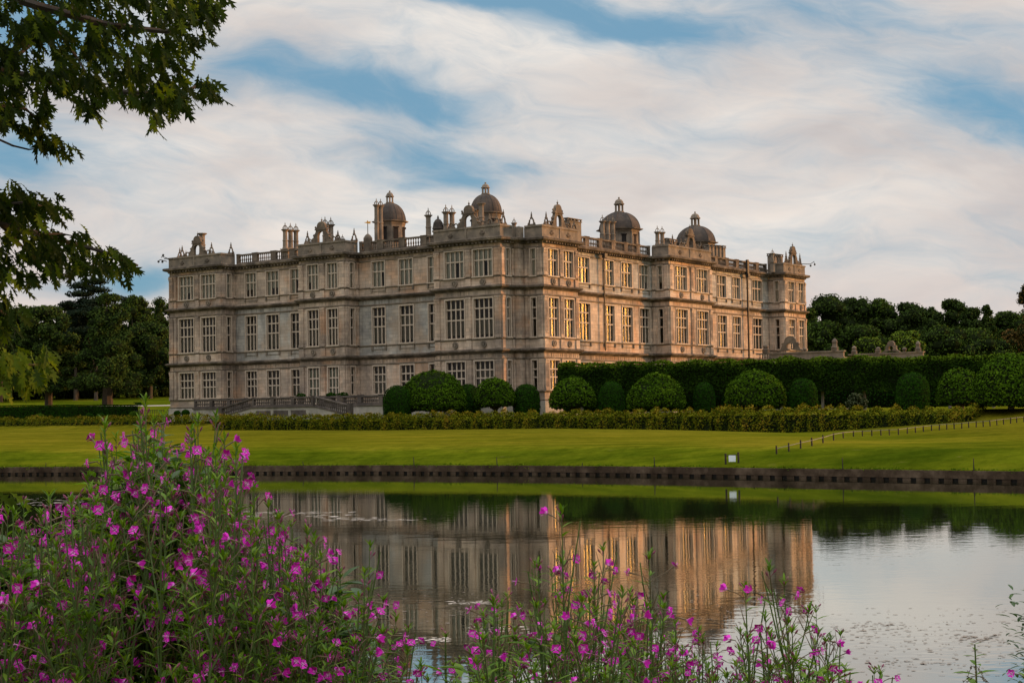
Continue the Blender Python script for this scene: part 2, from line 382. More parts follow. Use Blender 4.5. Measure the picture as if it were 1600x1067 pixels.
# ------------------------------------------------------------------ ground
bank_X = [-400, -120, -60, -32.2, -18.6, -7.3, 2, 7.8, 21.5, 40, 70, 400]
bank_D = [128, 109, 102, 97, 92.4, 88, 82.6, 78, 66, 50, 40, 32]
def dbank(X): return np.interp(X, bank_X, bank_D)
def dhedge(X): return np.maximum(136.7-0.705*np.asarray(X, float), dbank(X)+22)
_hx = [(x-800)/F*136.3/(1+0.705*(x-800)/F) for x in (0, 330, 600, 860, 1050, 1250, 1500, 1600)]
_hz = [-1.1, -1.38, -1.55, -1.52, -1.74, -2.08, -1.35, -1.2]
def zhedge(X): return np.interp(X, _hx, _hz)
TOPZ = -2.94
def zter(X, D):
    X = np.asarray(X, float); D = np.asarray(D, float)
    db, dh, zh = dbank(X), dhedge(X), zhedge(X)
    t = np.clip((D-db)/(dh-db), 0, 1)
    s6 = np.clip((D-db)/7.0, 0, 1); s6 = 1-(1-s6)**1.6        # a short steep bank, then the long gentle lawn
    z = TOPZ + 0.90*s6 + (zh-TOPZ-0.90)*t
    t2 = np.clip((D-dh-1.0)/5.0, 0, 1); z = z + (-0.45-zh)*t2*t2*(3-2*t2)
    rise = np.where(X < -20, 0.035, 0.028)
    z = z + np.clip(D-205, 0, 260)*rise
    near = np.interp(D, [-60, 4, 6, 9, 12, 18], [-1.7, -1.7, -2.1, -3.3, -4.1, -4.6])
    z = np.where(D < 20, near, np.where(D < db, -4.6, z))
    return z
def ground_material():
    mt, t, b = material('lawn_grass', 1.0, 0.0)
    pos = objcoord(t)
    n = t.noise(pos, 0.07, 5, 0.6)
    c = t.ramp(n, [(0.34, (0.042, 0.064, 0.003)), (0.5, (0.086, 0.108, 0.005)), (0.64, (0.140, 0.140, 0.010))])
    # mown lawn is lusher along the water, drier higher up
    sp = t.new('ShaderNodeSeparateXYZ'); t.l.new(pos, sp.inputs[0])
    dry = t.math('MULTIPLY', t.smooth(t.math('ADD', sp.outputs['Z'], t.math('MULTIPLY', n, 0.7)), -1.95, -1.35), t.smooth(sp.outputs['Z'], -0.2, -0.8))
    c = t.mix(t.math('MULTIPLY', dry, 0.6), c, (0.135, 0.112, 0.009))
    tuft = t.noise(t.vmath('MULTIPLY', pos, (1, 1, 1)), 0.9, 7, 0.78)
    c = t.mix(0.75, c, t.ramp(tuft, [(0.3, (0.45, 0.5, 0.4)), (0.7, (1.45, 1.38, 1.3))]), 'MULTIPLY')
    u_ = t.vmath('DOT_PRODUCT', pos, (0.96, 0.28, 0)); v_ = t.vmath('DOT_PRODUCT', pos, (-0.28, 0.96, 0))
    mow = t.noise(t.comb(t.math('MULTIPLY', u_, 0.06), t.math('MULTIPLY', v_, 0.55), 2.0), 1.0, 5, 0.65)
    c = t.mix(0.8, c, t.ramp(mow, [(0.34, (0.52, 0.62, 0.5)), (0.5, (1.0, 1.0, 1.0)), (0.66, (1.45, 1.25, 1.4))]), 'MULTIPLY')
    far = t.noise(pos, 0.5, 4, 0.7)
    c = t.mix(t.math('MULTIPLY', t.smooth(far, 0.62, 0.75), 0.4), c, (0.17, 0.14, 0.04))
    t.l.new(c, b.inputs['Base Color'])
    bump(t, b, t.noise(pos, 5.0, 5, 0.7), 0.5, 0.06)
    return mt
M['lawn'] = ground_material()
Xs = np.unique(np.concatenate([[-1500, -700, -400, -250], np.arange(-180, 180.1, 3.0), [250, 400, 700, 1500], bank_X]))
rows = []
for d in (-60, -10, 0, 4, 5, 6, 7.5, 9, 10.5, 12, 15, 18, 19.9, 24): rows.append(lambda X, d=d: np.full_like(X, float(d)))
rows.append(lambda X: dbank(X)-0.02)
rows.append(lambda X: dbank(X)+0.10)
for t_ in (0.4, 0.9, 1.5, 2.2, 3, 4, 5, 6, 7): rows.append(lambda X, t_=t_: dbank(X)+t_)
for t_ in np.linspace(0.36, 1, 18): rows.append(lambda X, t_=t_: dbank(X)+(dhedge(X)-dbank(X))*t_)
for d in (1, 2, 3, 4, 5, 6, 7, 12, 30): rows.append(lambda X, d=d: dhedge(X)+d)
for d in (0.2, 0.4, 0.6, 0.8, 1.0): rows.append(lambda X, d=d: np.maximum(dhedge(X)+31, (dhedge(X)+30)*(1-d)+d*np.maximum(320, dhedge(X)+60)))
for d in (30, 60, 100, 160, 300, 700, 2000): rows.append(lambda X, d=d: np.maximum(320, dhedge(X)+60)+d)
V = []
for i, r in enumerate(rows):
    D = r(Xs); z = zter(Xs, D)
    x, y = W2(Xs, D); V.append(np.stack([x, y, z], 1))
nr, nc = len(rows), len(Xs); V = np.concatenate(V)
Q = [(i*nc+j, i*nc+j+1, (i+1)*nc+j+1, (i+1)*nc+j) for i in range(nr-1) for j in range(nc-1)]
tag(link('ground', fastmesh('ground', V, np.array(Q), M['lawn'], smooth=True)), kind='structure')

# water sheet
def water_material():
    mt, t, b = material('lake_water', 0.02, 0.5)
    b.inputs['Base Color'].default_value = (0.020, 0.022, 0.012, 1); b.inputs['IOR'].default_value = 1.45
    pos = objcoord(t)
    u = t.vmath('DOT_PRODUCT', pos, tuple(RGT)); v = t.vmath('DOT_PRODUCT', pos, tuple(FH))
    n1_ = t.noise(t.comb(t.math('MULTIPLY', u, 0.55), t.math('MULTIPLY', v, 1.3), 0), 1.0, 3, 0.5)
    n2_ = t.noise(t.comb(t.math('MULTIPLY', u, 3.0), t.math('MULTIPLY', v, 4.5), 3), 1.0, 3, 0.5)
    calm = t.smooth(t.noise(t.comb(t.math('MULTIPLY', u, 0.03), t.math('MULTIPLY', v, 0.09), 5), 1.0, 3, 0.5), 0.40, 0.62)
    h = t.math('ADD', t.math('MULTIPLY', n1_, 0.0032), t.math('MULTIPLY', t.math('MULTIPLY', n2_, 0.0022), t.math('ADD', calm, 0.25)))
    bn = t.new('ShaderNodeBump'); bn.inputs['Strength'].default_value = 0.55; bn.inputs['Distance'].default_value = 1.0
    t.l.new(h, bn.inputs['Height']); t.l.new(bn.outputs[0], b.inputs['Normal'])
    gl = t.new('ShaderNodeBsdfGlossy'); gl.inputs['Roughness'].default_value = 0.02; gl.inputs['Color'].default_value = (0.84, 0.85, 0.79, 1)
    t.l.new(bn.outputs[0], gl.inputs['Normal'])
    mx = t.new('ShaderNodeMixShader'); mx.inputs[0].default_value = 0.62
    t.l.new(b.outputs[0], mx.inputs[1]); t.l.new(gl.outputs[0], mx.inputs[2]); t.l.new(mx.outputs[0], t.n['Material Output'].inputs[0])
    return mt
M['water'] = water_material()
wb = MB()
Xw = [-900, -400, -120, -60, -32.2, -18.6, -7.3, 2, 7.8, 21.5, 40, 70, 400]
for a_, b_ in zip(Xw[:-1], Xw[1:]):
    pa = W2(a_, float(dbank(a_))+0.05); pb = W2(b_, float(dbank(b_))+0.05); qa = W2(a_, 6.0); qb = W2(b_, 6.0)
    wb.quad((qa[0], qa[1], WATER), (qb[0], qb[1], WATER), (pb[0], pb[1], WATER), (pa[0], pa[1], WATER))
tag(wb.build('lake_water', M['water']), kind='structure')

# lakeside edging: capping board and row of pile boards with dark gaps
edge = empty('lakeside_edging', (*W2(0, float(dbank(0))), WATER)); ex, ey = edge.location.x, edge.location.y
tag(edge, 'long low dark timber edging holding the lawn bank above the water', 'edging')
M['edge_board'] = dark_stone('wet_edging_boards', (0.022, 0.015, 0.010), (0.050, 0.035, 0.024), (0.115, 0.085, 0.060))
M['edge_dark'] = simple('black_gap_boards', (0.012, 0.011, 0.010), 0.9)
kb, pl, bk_ = MB(), MB(), MB()
s_len = 0.0; xs_ = np.arange(-110, 62, 0.5); pts_ = [W2(x, float(dbank(x))) for x in xs_]
for (a_, b_) in zip(pts_[:-1], pts_[1:]):
    A = np.array(a_)-(ex, ey); B = np.array(b_)-(ex, ey); t_ = (B-A); L_ = np.linalg.norm(t_); t_ = t_/L_; n_ = np.array([t_[1], -t_[0]])
    def hx(A, B, d0, d1, z0, z1):
        return [(*(A+n_*d0), z0), (*(A+n_*d1), z0), (*(B+n_*d1), z0), (*(B+n_*d0), z0), (*(A+n_*d0), z1), (*(A+n_*d1), z1), (*(B+n_*d1), z1), (*(B+n_*d0), z1)]
    kb.hexa(hx(A, B, -0.10, 0.12, 0.13, 0.47))
    bk_.hexa(hx(A, B, -0.08, 0.02, -0.6, 0.128))
    pl.hexa(hx(A, A+t_*L_*0.58, 0.022, 0.09, -0.5, 0.125))
kb.build('capping_board', M['edge_board'], edge); pl.build('pile_boards', M['edge_board'], edge); bk_.build('backing_board', M['edge_dark'], edge)

# ------------------------------------------------------------------ the house
HW, HL, BP = 50.5, 66.2, 2.27
BAY = dict(A=(-50.12, -41.24), B=(-28.79, -21.95), C=(-9.29, -0.68), D=(1.06, 7.73), E=(27.57, 38.15), F=(58.84, 65.59))
FL = {1: (2.25, 5.25), 2: (7.75, 11.75), 3: (14.1, 16.85)}
ZS = [-0.7, 6.1, 12.7, 17.6]
def ray(px, py):
    return FWD + R2*(px-800)/F - U2*(py-533.5)/F
def on_y(px, yp, py=500):          # x where the sight line meets the plane y = yp
    d = ray(px, py); t = (yp-CAM[1])/d[1]; return CAM[0]+t*d[0]
def on_x(px, xp, py=500):
    d = ray(px, py); t = (xp-CAM[0])/d[0]; return CAM[1]+t*d[1]
house = empty('country_house', (0, 0, 0))
tag(house, 'huge three storey pale stone mansion with domes, chimneys and roof ornaments beyond the lake', 'mansion')
class Seg:
    """a vertical wall run from p to q, outside on the right of the direction of travel"""
    def __init__(s, p, q, kind, name='', wins=(), lights=3):
        s.p = np.array(p, float); s.q = np.array(q, float); s.L = np.linalg.norm(s.q-s.p); s.t = (s.q-s.p)/s.L
        s.n = np.array([s.t[1], -s.t[0]]); s.kind = kind; s.name = name; s.wins = list(wins); s.lights = lights
    def pt(s, u, z, d=0.0):
        a = s.p+s.t*u+s.n*d; return (a[0], a[1], z)
    def box(s, mb, u0, u1, z0, z1, d0, d1, mi=0):
        mb.hexa([s.pt(u0, z0, d1), s.pt(u1, z0, d1), s.pt(u1, z0, d0), s.pt(u0, z0, d0),
                 s.pt(u0, z1, d1), s.pt(u1, z1, d1), s.pt(u1, z1, d0), s.pt(u0, z1, d0)], mi)
def wx(lst, yp, x0): return [(on_y(a, yp)-x0, on_y(b, yp)-x0) for a, b in lst]
def wy(lst, xp, y0): return [(on_x(a, xp)-y0, on_x(b, xp)-y0) for a, b in lst]
B_ = BAY
segs = [
 Seg((-HW, HL), (-HW, 0), 'side'),
 Seg((-HW, 0), (B_['A'][0], 0), 'plain'),
 Seg((B_['A'][0], 0), (B_['A'][0], -BP), 'plain'),
 Seg((B_['A'][0], -BP), (B_['A'][1], -BP), 'bay', 'A', wx([(280.5, 302.8), (315, 337)], -BP, B_['A'][0]), 4),
 Seg((B_['A'][1], -BP), (B_['A'][1], 0), 'ret', 'A', [(0.85, 1.5)], 1),
 Seg((B_['A'][1], 0), (B_['B'][0], 0), 'rec', 'AB', wx([(384.3, 401), (417, 436), (455, 474)], 0, B_['A'][1]), 3),
 Seg((B_['B'][0], 0), (B_['B'][0], -BP), 'plain'),
 Seg((B_['B'][0], -BP), (B_['B'][1], -BP), 'bay', 'B', wx([(481, 498), (512, 528)], -BP, B_['B'][0]), 3),
 Seg((B_['B'][1], -BP), (B_['B'][1], 0), 'ret', 'B', [(0.85, 1.5)], 1),
 Seg((B_['B'][1], 0), (B_['C'][0], 0), 'rec', 'BC', wx([(582.5, 602), (625, 646), (670.5, 690)], 0, B_['B'][1]), 3),
 Seg((B_['C'][0], 0), (B_['C'][0], -BP), 'plain'),
 Seg((B_['C'][0], -BP), (B_['C'][1], -BP), 'bay', 'C', wx([(696.8, 726), (741, 770.5)], -BP, B_['C'][0]), 4),
 Seg((B_['C'][1], -BP), (B_['C'][1], 0), 'ret', 'C', [(0.95, 1.6)], 1),
 Seg((B_['C'][1], 0), (0, 0), 'plain'),
 Seg((0, 0), (0, B_['D'][0]), 'plain'),
 Seg((0, B_['D'][0]), (BP, B_['D'][0]), 'ret', 'D', [(0.82, 1.42)], 1),
 Seg((BP, B_['D'][0]), (BP, B_['D'][1]), 'bay', 'D', wy([(857.4, 872.6), (881.5, 896.8)], BP, B_['D'][0]), 3),
 Seg((BP, B_['D'][1]), (0, B_['D'][1]), 'plain'),
 Seg((0, B_['D'][1]), (0, B_['E'][0]), 'rec', 'DE', wy([(904.5, 921.8), (943.8, 959.6), (972, 988), (999.5, 1014.6)], 0, B_['D'][1]), 3),
 Seg((0, B_['E'][0]), (BP, B_['E'][0]), 'ret', 'E', [(0.82, 1.42)], 1),
 Seg((BP, B_['E'][0]), (BP, B_['E'][1]), 'bay', 'E', wy([(1056, 1074), (1089, 1106.4)], BP, B_['E'][0]), 4),
 Seg((BP, B_['E'][1]), (0, B_['E'][1]), 'plain'),
 Seg((0, B_['E'][1]), (0, B_['F'][0]), 'rec', 'EF', wy([(1121, 1135), (1144.7, 1157), (1176, 1191)], 0, B_['E'][1]), 3),
 Seg((0, B_['F'][0]), (BP, B_['F'][0]), 'ret', 'F', [(0.95, 1.55)], 1),
 Seg((BP, B_['F'][0]), (BP, B_['F'][1]), 'bay', 'F', wy([(1231.5, 1241.6), (1247.4, 1256)], BP, B_['F'][0]), 3),
 Seg((BP, B_['F'][1]), (0, B_['F'][1]), 'plain'),
 Seg((0, B_['F'][1]), (0, HL), 'plain'),
 Seg((0, HL), (-HW, HL), 'side'),
]
wall, wf = MB(), {}
hr = random.Random(3)
for s in segs:
    for fl in (1, 2, 3):
        z0, z1 = ZS[fl-1], ZS[fl]; mi = 1 if (fl == 2 and s.kind == 'rec' and s.name in ('AB', 'BC')) or (fl == 3 and s.name in ('DE', 'EF') and s.kind == 'rec') else 0
        ws = [w_ for w_ in s.wins if w_[0] > 0.05]
        wz0, wz1 = FL[fl]
        if s.name in ('B',) and fl == 1 and s.kind == 'bay': wz0 = 1.35
        us = [0.0]
        for a_, b_ in ws: us += [a_, b_]
        us.append(s.L)
        for i in range(len(us)-1):
            u0, u1 = us[i], us[i+1]
            if i % 2 == 0: wall.quad(s.pt(u0, z0), s.pt(u1, z0), s.pt(u1, z1), s.pt(u0, z1), mi)
            else:
                wall.quad(s.pt(u0, z0), s.pt(u1, z0), s.pt(u1, wz0), s.pt(u0, wz0), mi)
                wall.quad(s.pt(u0, wz1), s.pt(u1, wz1), s.pt(u1, z1), s.pt(u0, z1), mi)
                dd = -0.62
                wall.quad(s.pt(u0, wz0, dd), s.pt(u0, wz0), s.pt(u0, wz1), s.pt(u0, wz1, dd), mi)
                wall.quad(s.pt(u1, wz0), s.pt(u1, wz0, dd), s.pt(u1, wz1, dd), s.pt(u1, wz1), mi)
                wall.quad(s.pt(u0, wz0, dd), s.pt(u1, wz0, dd), s.pt(u1, wz0), s.pt(u0, wz0), mi)
                wall.quad(s.pt(u0, wz1), s.pt(u1, wz1), s.pt(u1, wz1, dd), s.pt(u0, wz1, dd), mi)
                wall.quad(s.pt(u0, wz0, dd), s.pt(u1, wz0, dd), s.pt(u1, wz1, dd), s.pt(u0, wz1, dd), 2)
                # the window: stone surround, mullions and transoms; glass; a blind behind it
                fr = MB(); H_ = wz1-wz0; Wd = u1-u0
                s.box(fr, u0-0.13, u0-0.002, wz0-0.02, wz1+0.16, 0.0, 0.085); s.box(fr, u1+0.002, u1+0.13, wz0-0.02, wz1+0.16, 0.0, 0.085)
                s.box(fr, u0-0.002, u1+0.002, wz1+0.003, wz1+0.16, 0.0, 0.083)
                s.box(fr, u0-0.17, u1+0.17, wz0-0.15, wz0-0.022, 0.0, 0.16)
                nl = s.lights
                mw = 0.125 if nl > 1 else 0.0
                for k in range(1, nl):
                    uc = u0+Wd*k/nl; s.box(fr, uc-mw/2, uc+mw/2, wz0, wz1, -0.26, -0.10)
                s.box(fr, u0, u0+0.07, wz0, wz1, -0.26, -0.10); s.box(fr, u1-0.07, u1, wz0, wz1, -0.26, -0.10)
                trs = {3: (0.60,), 2: (0.47, 0.75), 1: (0.42, 0.70)}[fl]
                for tz in trs:
                    zc = wz0+H_*tz; s.box(fr, u0+0.001, u1-0.001, zc-0.07, zc+0.07, -0.262, -0.085)
                fo = fr.build('window', M['frame_stone'], house)
                pn = MB(); zt = [wz0]+[wz0+H_*t_ for t_ in trs]+[wz1]
                for k in range(nl):
                    for zi in range(len(zt)-1):      # every light leans its own way, as old glass does
                        a0 = u0+Wd*k/nl; a1 = u0+Wd*(k+1)/nl; e = [hr.uniform(-0.010, 0.010) for _ in range(4)]
                        pn.quad(s.pt(a0, zt[zi], -0.20+e[0]), s.pt(a1, zt[zi], -0.20+e[1]), s.pt(a1, zt[zi+1], -0.20+e[1]+e[2]), s.pt(a0, zt[zi+1], -0.20+e[0]+e[2]))
                pn.build('pane', M['glass'], fo)
                left = s.name in ('A', 'B', 'C', 'AB', 'BC')
                if s.kind != 'ret' or fl == 3:
                    if fl == 3: cov = 1.0 if hr.random() < 0.8 else 0.62
                    elif fl == 2: cov = 0.46 if hr.random() < 0.7 else (0.0 if hr.random() < 0.5 else 0.75)
                    else: cov = hr.choice([0.42, 0.42, 0.7, 0.0])
                    if s.name == 'B' and fl == 1 and s.kind == 'bay': cov = 0.95
                    if s.name == 'A' and fl < 3: cov = hr.choice([0.0, 0.4])
                    if cov > 0:
                        bl = MB()
                        if fl == 3:
                            sk = -1
                            for k in range(nl):
                                lo = wz0 if hr.random() < 0.72 else wz0+H_*hr.choice([0.3, 0.6])
                                bl.quad(s.pt(u0+Wd*k/nl, lo, -0.28), s.pt(u0+Wd*(k+1)/nl, lo, -0.28), s.pt(u0+Wd*(k+1)/nl, wz1, -0.28), s.pt(u0+Wd*k/nl, wz1, -0.28))
                        else:
                            g_ = 0.28 if fl == 2 else 0.0
                            bl.quad(s.pt(u0, wz0+g_, -0.28), s.pt(u1, wz0+g_, -0.28), s.pt(u1, wz0+H_*cov, -0.28), s.pt(u0, wz0+H_*cov, -0.28))
                        bl.build('blind', M['curtain'] if (s.name == 'B' and fl == 1) else (M['blind'] if fl == 3 else M['blind_low']), fo)
wall.build('wall', [M['stone'], M['greystone'], M['room']], house)

# mouldings that run round the whole outline
outline = [s.p for s in segs]
def offset_outline(d):
    n = len(outline); out = []
    for i in range(n):
        a, b = segs[i-1], segs[i]
        out.append(outline[i] + a.n*d + b.n*d if abs(a.n@b.n) < 0.5 else outline[i]+b.n*d)
    return out
def run_moulding(mb, prof, mi=0):
    """prof: (distance out, z) from bottom to top"""
    rings = [[(p[0], p[1], z) for p in offset_outline(d)] for d, z in prof]
    n = len(outline)
    for r0, r1 in zip(rings[:-1], rings[1:]):
        for i in range(n):
            j = (i+1) % n
            mb.quad(r0[i], r0[j], r1[j], r1[i], mi)
cn = MB()
run_moulding(cn, [(0.0, 17.38), (0.12, 17.42), (0.16, 17.58), (0.42, 17.66), (0.58, 17.74), (0.60, 17.96), (0.50, 18.02), (-0.4, 18.06)])
for s in segs:                                              # dentils
    if s.kind in ('bay', 'rec', 'ret'):
        u = 0.2
        while u < s.L-0.2:
            s.box(cn, u, u+0.22, 17.44, 17.62, 0.165, 0.40); u += 0.5
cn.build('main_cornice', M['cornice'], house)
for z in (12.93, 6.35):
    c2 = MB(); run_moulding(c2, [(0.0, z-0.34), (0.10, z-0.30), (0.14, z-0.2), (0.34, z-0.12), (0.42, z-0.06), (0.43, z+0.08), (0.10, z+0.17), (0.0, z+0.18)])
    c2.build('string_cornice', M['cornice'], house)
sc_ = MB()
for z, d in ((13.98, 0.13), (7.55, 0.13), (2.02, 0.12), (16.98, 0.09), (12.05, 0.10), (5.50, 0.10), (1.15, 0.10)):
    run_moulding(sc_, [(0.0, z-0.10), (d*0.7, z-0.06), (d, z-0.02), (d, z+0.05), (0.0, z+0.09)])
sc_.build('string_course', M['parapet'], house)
pb = MB(); run_moulding(pb, [(0.16, -0.7), (0.16, 1.0), (0.0, 1.05)]); pb.build('plinth', M['terrace_wall'], house)

# pilasters, pedestals, medallions on the bays; sill brackets on the recessed walls
for s in segs:
    if s.kind in ('bay', 'ret'):
        if s.kind == 'bay':
            (a0, a1), (b0, b1) = s.wins
            cols = [(0.0, min(0.72, a0-0.2)), ((a1+b0)/2-min(0.32, (b0-a1)/2-0.16), (a1+b0)/2+min(0.32, (b0-a1)/2-0.16)), (max(s.L-0.72, b1+0.2), s.L)]
            if a0 > 1.5: cols.append((0.86, min(1.3, a0-0.2)))
        else:
            if s.name in 'ABC': cols = [(0.0, 0.5), (s.L-0.42, s.L-0.05)]
            else: cols = [(s.L-0.55, s.L), (0.05, 0.45)]
        cols = [c for c in cols if c[1]-c[0] > 0.2]
        for fl, (zb, zt) in {1: (2.12, 5.40), 2: (7.64, 11.95), 3: (14.08, 16.89)}.items():
            for (u0, u1) in cols:
                pm = MB(); e = 0.0 if (u0 == 0 or u1 == s.L) else 0.05
                s.box(pm, u0+0.04, u1-0.04, zb+0.28, zt-0.42, 0.0, 0.15)
                s.box(pm, u0, u1, zb, zb+0.28, 0.0, 0.21)
                s.box(pm, u0+0.02, u1-0.02, zt-0.42, zt-0.20, 0.0, 0.19)
                s.box(pm, u0, u1, zt-0.20, zt, 0.0, 0.235)
                if u1-u0 > 0.5:                      # fluting
                    for k in range(3):
                        uc = u0+(u1-u0)*(k+1)/4; s.box(pm, uc-0.035, uc+0.035, zb+0.4, zt-0.5, 0.151, 0.19)
                if fl > 1: s.box(pm, u0, u1, {2: 6.54, 3: 13.12}[fl], {2: 7.44, 3: 13.87}[fl], 0.0, 0.15)
                pm.build('pilaster', M['stone'], house)
        if s.kind == 'bay':
            for fl, zc in ((2, 7.02), (3, 13.48)):
                for (a0, a1) in s.wins:
                    md = MB(); uc = (a0+a1)/2; N_ = 14
                    for r0, r1, d0, d1, mi in ((0.0, 0.24, 0.03, 0.10, 0), (0.24, 0.36, 0.10, 0.14, 1)):
                        for k in range(N_):
                            t0, t1 = 2*math.pi*k/N_, 2*math.pi*(k+1)/N_
                            f = lambda r, t, d: s.pt(uc+r*math.cos(t), zc+r*math.sin(t), d)
                            md.quad(f(r0, t0, d1), f(r1, t0, d1), f(r1, t1, d1), f(r0, t1, d1), mi)
                            md.quad(f(r1, t0, 0), f(r1, t1, 0), f(r1, t1, d1), f(r1, t0, d1), mi)
                    s.box(md, uc-0.09, uc+0.09, zc-0.15, zc+0.16, 0.10, 0.17, 1)
                    md.build('medallion', [M['cornice'], M['parapet']], house)
    if s.kind == 'rec':
        br = MB()
        for fl in (2, 3):
            zb = {2: 7.45, 3: 13.88}[fl]
            for (a0, a1) in s.wins:
                if a0 < 0: continue
                s.box(br, a0-0.16, a0+0.04, zb-0.42, zb-0.01, 0, 0.15); s.box(br, a1-0.04, a1+0.16, zb-0.42, zb-0.01, 0, 0.15)
                s.box(br, a0+0.06, a1-0.06, zb-0.36, zb-0.30, 0, 0.06)
        br.build('sill_bracket', M['parapet'], house)
    if s.kind in ('bay', 'ret', 'rec'):              # small blocks along the ground floor frieze
        fz = MB(); u = 0.1
        while u < s.L-0.2:
            s.box(fz, u, u+0.10, 5.62, 5.98, 0.0, 0.035); u += 0.42
        fz.build('frieze', M['stone'], house)
rf = MB(); rf.poly([(p[0], p[1], 18.05) for p in offset_outline(-0.35)]); rf.build('roof', M['lead'], house)

# parapets (solid on the bays), balustrades between
def parapet(s, mb):
    s.box(mb, -0.05 if s.kind == 'bay' else 0.06, s.L+0.05 if s.kind == 'bay' else s.L-0.06, 18.04, 19.12, -0.38, 0.06)
    s.box(mb, -0.14 if s.kind == 'bay' else 0.15, s.L+0.14 if s.kind == 'bay' else s.L-0.15, 19.123, 19.32, -0.46, 0.15)
for s in segs:
    if s.kind == 'bay':
        pm = MB(); parapet(s, pm)
        i = segs.index(s)
        for t in (segs[i-1], segs[i+1]): 
            t.box(pm, 0.07, t.L-0.07, 18.04, 19.12, -0.38, 0.058); t.box(pm, 0.16, t.L-0.16, 19.123, 19.318, -0.46, 0.148)
        s.box(pm, s.L*0.48, s.L*0.48+0.25, 18.06, 19.10, 0.06, 0.13)
        for uc in (s.L*0.26, s.L*0.74):              # carved emblem panels
            s.box(pm, uc-0.32, uc+0.32, 18.45, 18.62, 0.06, 0.15, 1); s.box(pm, uc-0.14, uc+0.14, 18.33, 18.80, 0.06, 0.13, 1)
        pm.build('parapet', [M['parapet'], M['cornice']], house)
def baluster(mb, x, y, z0, h, k=1.0):
    mb.lathe(x, y, [(0.09*k, z0), (0.09*k, z0+0.08*h), (0.05*k, z0+0.14*h), (0.11*k, z0+0.38*h), (0.045*k, z0+0.72*h), (0.05*k, z0+0.84*h), (0.09*k, z0+0.92*h), (0.09*k, z0+h)], 6)
def balustrade_run(s, name, z0, z1, mats, parent, sect=2.6, pier=0.75, d=-0.2, sp=0.30, u0=0.2, u1=None):
    mb = MB(); u1 = s.L-0.2 if u1 is None else u1; Ls = u1-u0; n = max(1, round(Ls/sect)); st = Ls/n
    s.box(mb, u0, u1, z0, z0+0.16, d-0.16, d+0.16); s.box(mb, u0, u1, z1-0.17, z1, d-0.18, d+0.18)
    for k in range(n+1):
        uc = u0+k*st
        s.box(mb, max(u0, uc-pier/2), min(u1, uc+pier/2), z0+0.162, z1-0.172, d-0.17, d+0.17)
        s.box(mb, max(u0, uc-pier/2-0.05), min(u1, uc+pier/2+0.05), z1+0.002, z1+0.07, d-0.22, d+0.22)
    for k in range(n):
        a = u0+k*st+pier/2+0.12; b = u0+(k+1)*st-pier/2-0.12; m_ = max(2, int((b-a)/sp))
        for j in range(m_+1):
            p = s.pt(a+(b-a)*j/m_, 0, d); baluster(mb, p[0], p[1], z0+0.16, z1-z0-0.33)
    return mb.build(name, mats, parent)
for s in segs:
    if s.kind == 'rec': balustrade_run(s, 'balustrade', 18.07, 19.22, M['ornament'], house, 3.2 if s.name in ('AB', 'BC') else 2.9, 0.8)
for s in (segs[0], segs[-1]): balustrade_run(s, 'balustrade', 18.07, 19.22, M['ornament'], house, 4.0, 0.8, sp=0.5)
for s in segs:
    if s.kind == 'plain' and s.L > 0.6 and s.p[0]*s.q[0] == 0 and s.L < 1.3:
        q_ = MB(); s.box(q_, 0.12, s.L-0.42 if s.p[0] != 0 or s.p[1] != 0 else s.L-0.1, 18.07, 19.2, -0.38, 0.05); q_.build('corner_parapet', M['parapet'], house)

# rainwater pipes on the long right hand front
for px, zb in ((1162, 0.2), (938, 6.6)):
    s = next(t for t in segs if t.name == ('EF' if px > 1000 else 'DE') and t.kind == 'rec')
    u = on_x(px, 0, 450)-s.p[1]; q_ = MB(); r_ = 0.10 if px > 1000 else 0.06
    a = s.pt(u, 0, 0.62)
    s.box(q_, u-r_, u+r_, zb, 17.0, 0.46, 0.46+2*r_); s.box(q_, u-0.28, u+0.28, 17.0, 17.5, 0.44, 0.86)
    if px > 1000: s.box(q_, u-0.22, u+0.22, 17.5, 19.3, 0.5, 0.75)
    for zz in (15.5, 12.5, 9.5, 6.8): s.box(q_, u-r_-0.05, u+r_+0.05, zz, zz+0.12, 0.44, 0.5+2*r_)
    q_.build('drainpipe', M['iron'], house)

# ---- roof ornaments
def finial(x, y, z, h=1.4, rot=0.0, name='finial'):
    q_ = MB(); c, s_ = math.cos(rot), math.sin(rot)
    def W(u, v, zz): return (x+u*c-v*s_, y+u*s_+v*c, z+zz)
    def bx(u0, u1, v0, v1, z0, z1): q_.hexa([W(u0, v0, z0), W(u1, v0, z0), W(u1, v1, z0), W(u0, v1, z0), W(u0, v0, z1), W(u1, v0, z1), W(u1, v1, z1), W(u0, v1, z1)])
    bx(-0.42, 0.42, -0.16, 0.16, 0, 0.10*h)
    for sg in (-1, 1):                                 # scrolled legs round an open arch
        pts = [W(sg*0.34, 0, 0.1*h), W(sg*0.27, 0, 0.24*h), W(sg*0.24, 0, 0.38*h), W(sg*0.10, 0, 0.50*h)]
        q_.tube(pts, [0.12, 0.085, 0.085, 0.08], 6)
        q_.lathe(*W(sg*0.40, 0, 0)[:2], [(0.02, z+0.1*h), (0.10, z+0.14*h), (0.02, z+0.22*h)], 6)
    q_.lathe(x, y, [(0.17, z+0.48*h), (0.19, z+0.54*h), (0.11, z+0.60*h), (0.085, z+0.78*h), (0.10, z+0.82*h), (0.03, z+0.87*h), (0.06, z+0.91*h), (0.015, z+h)], 6)
    return q_.build(name, M['ornament'], house)
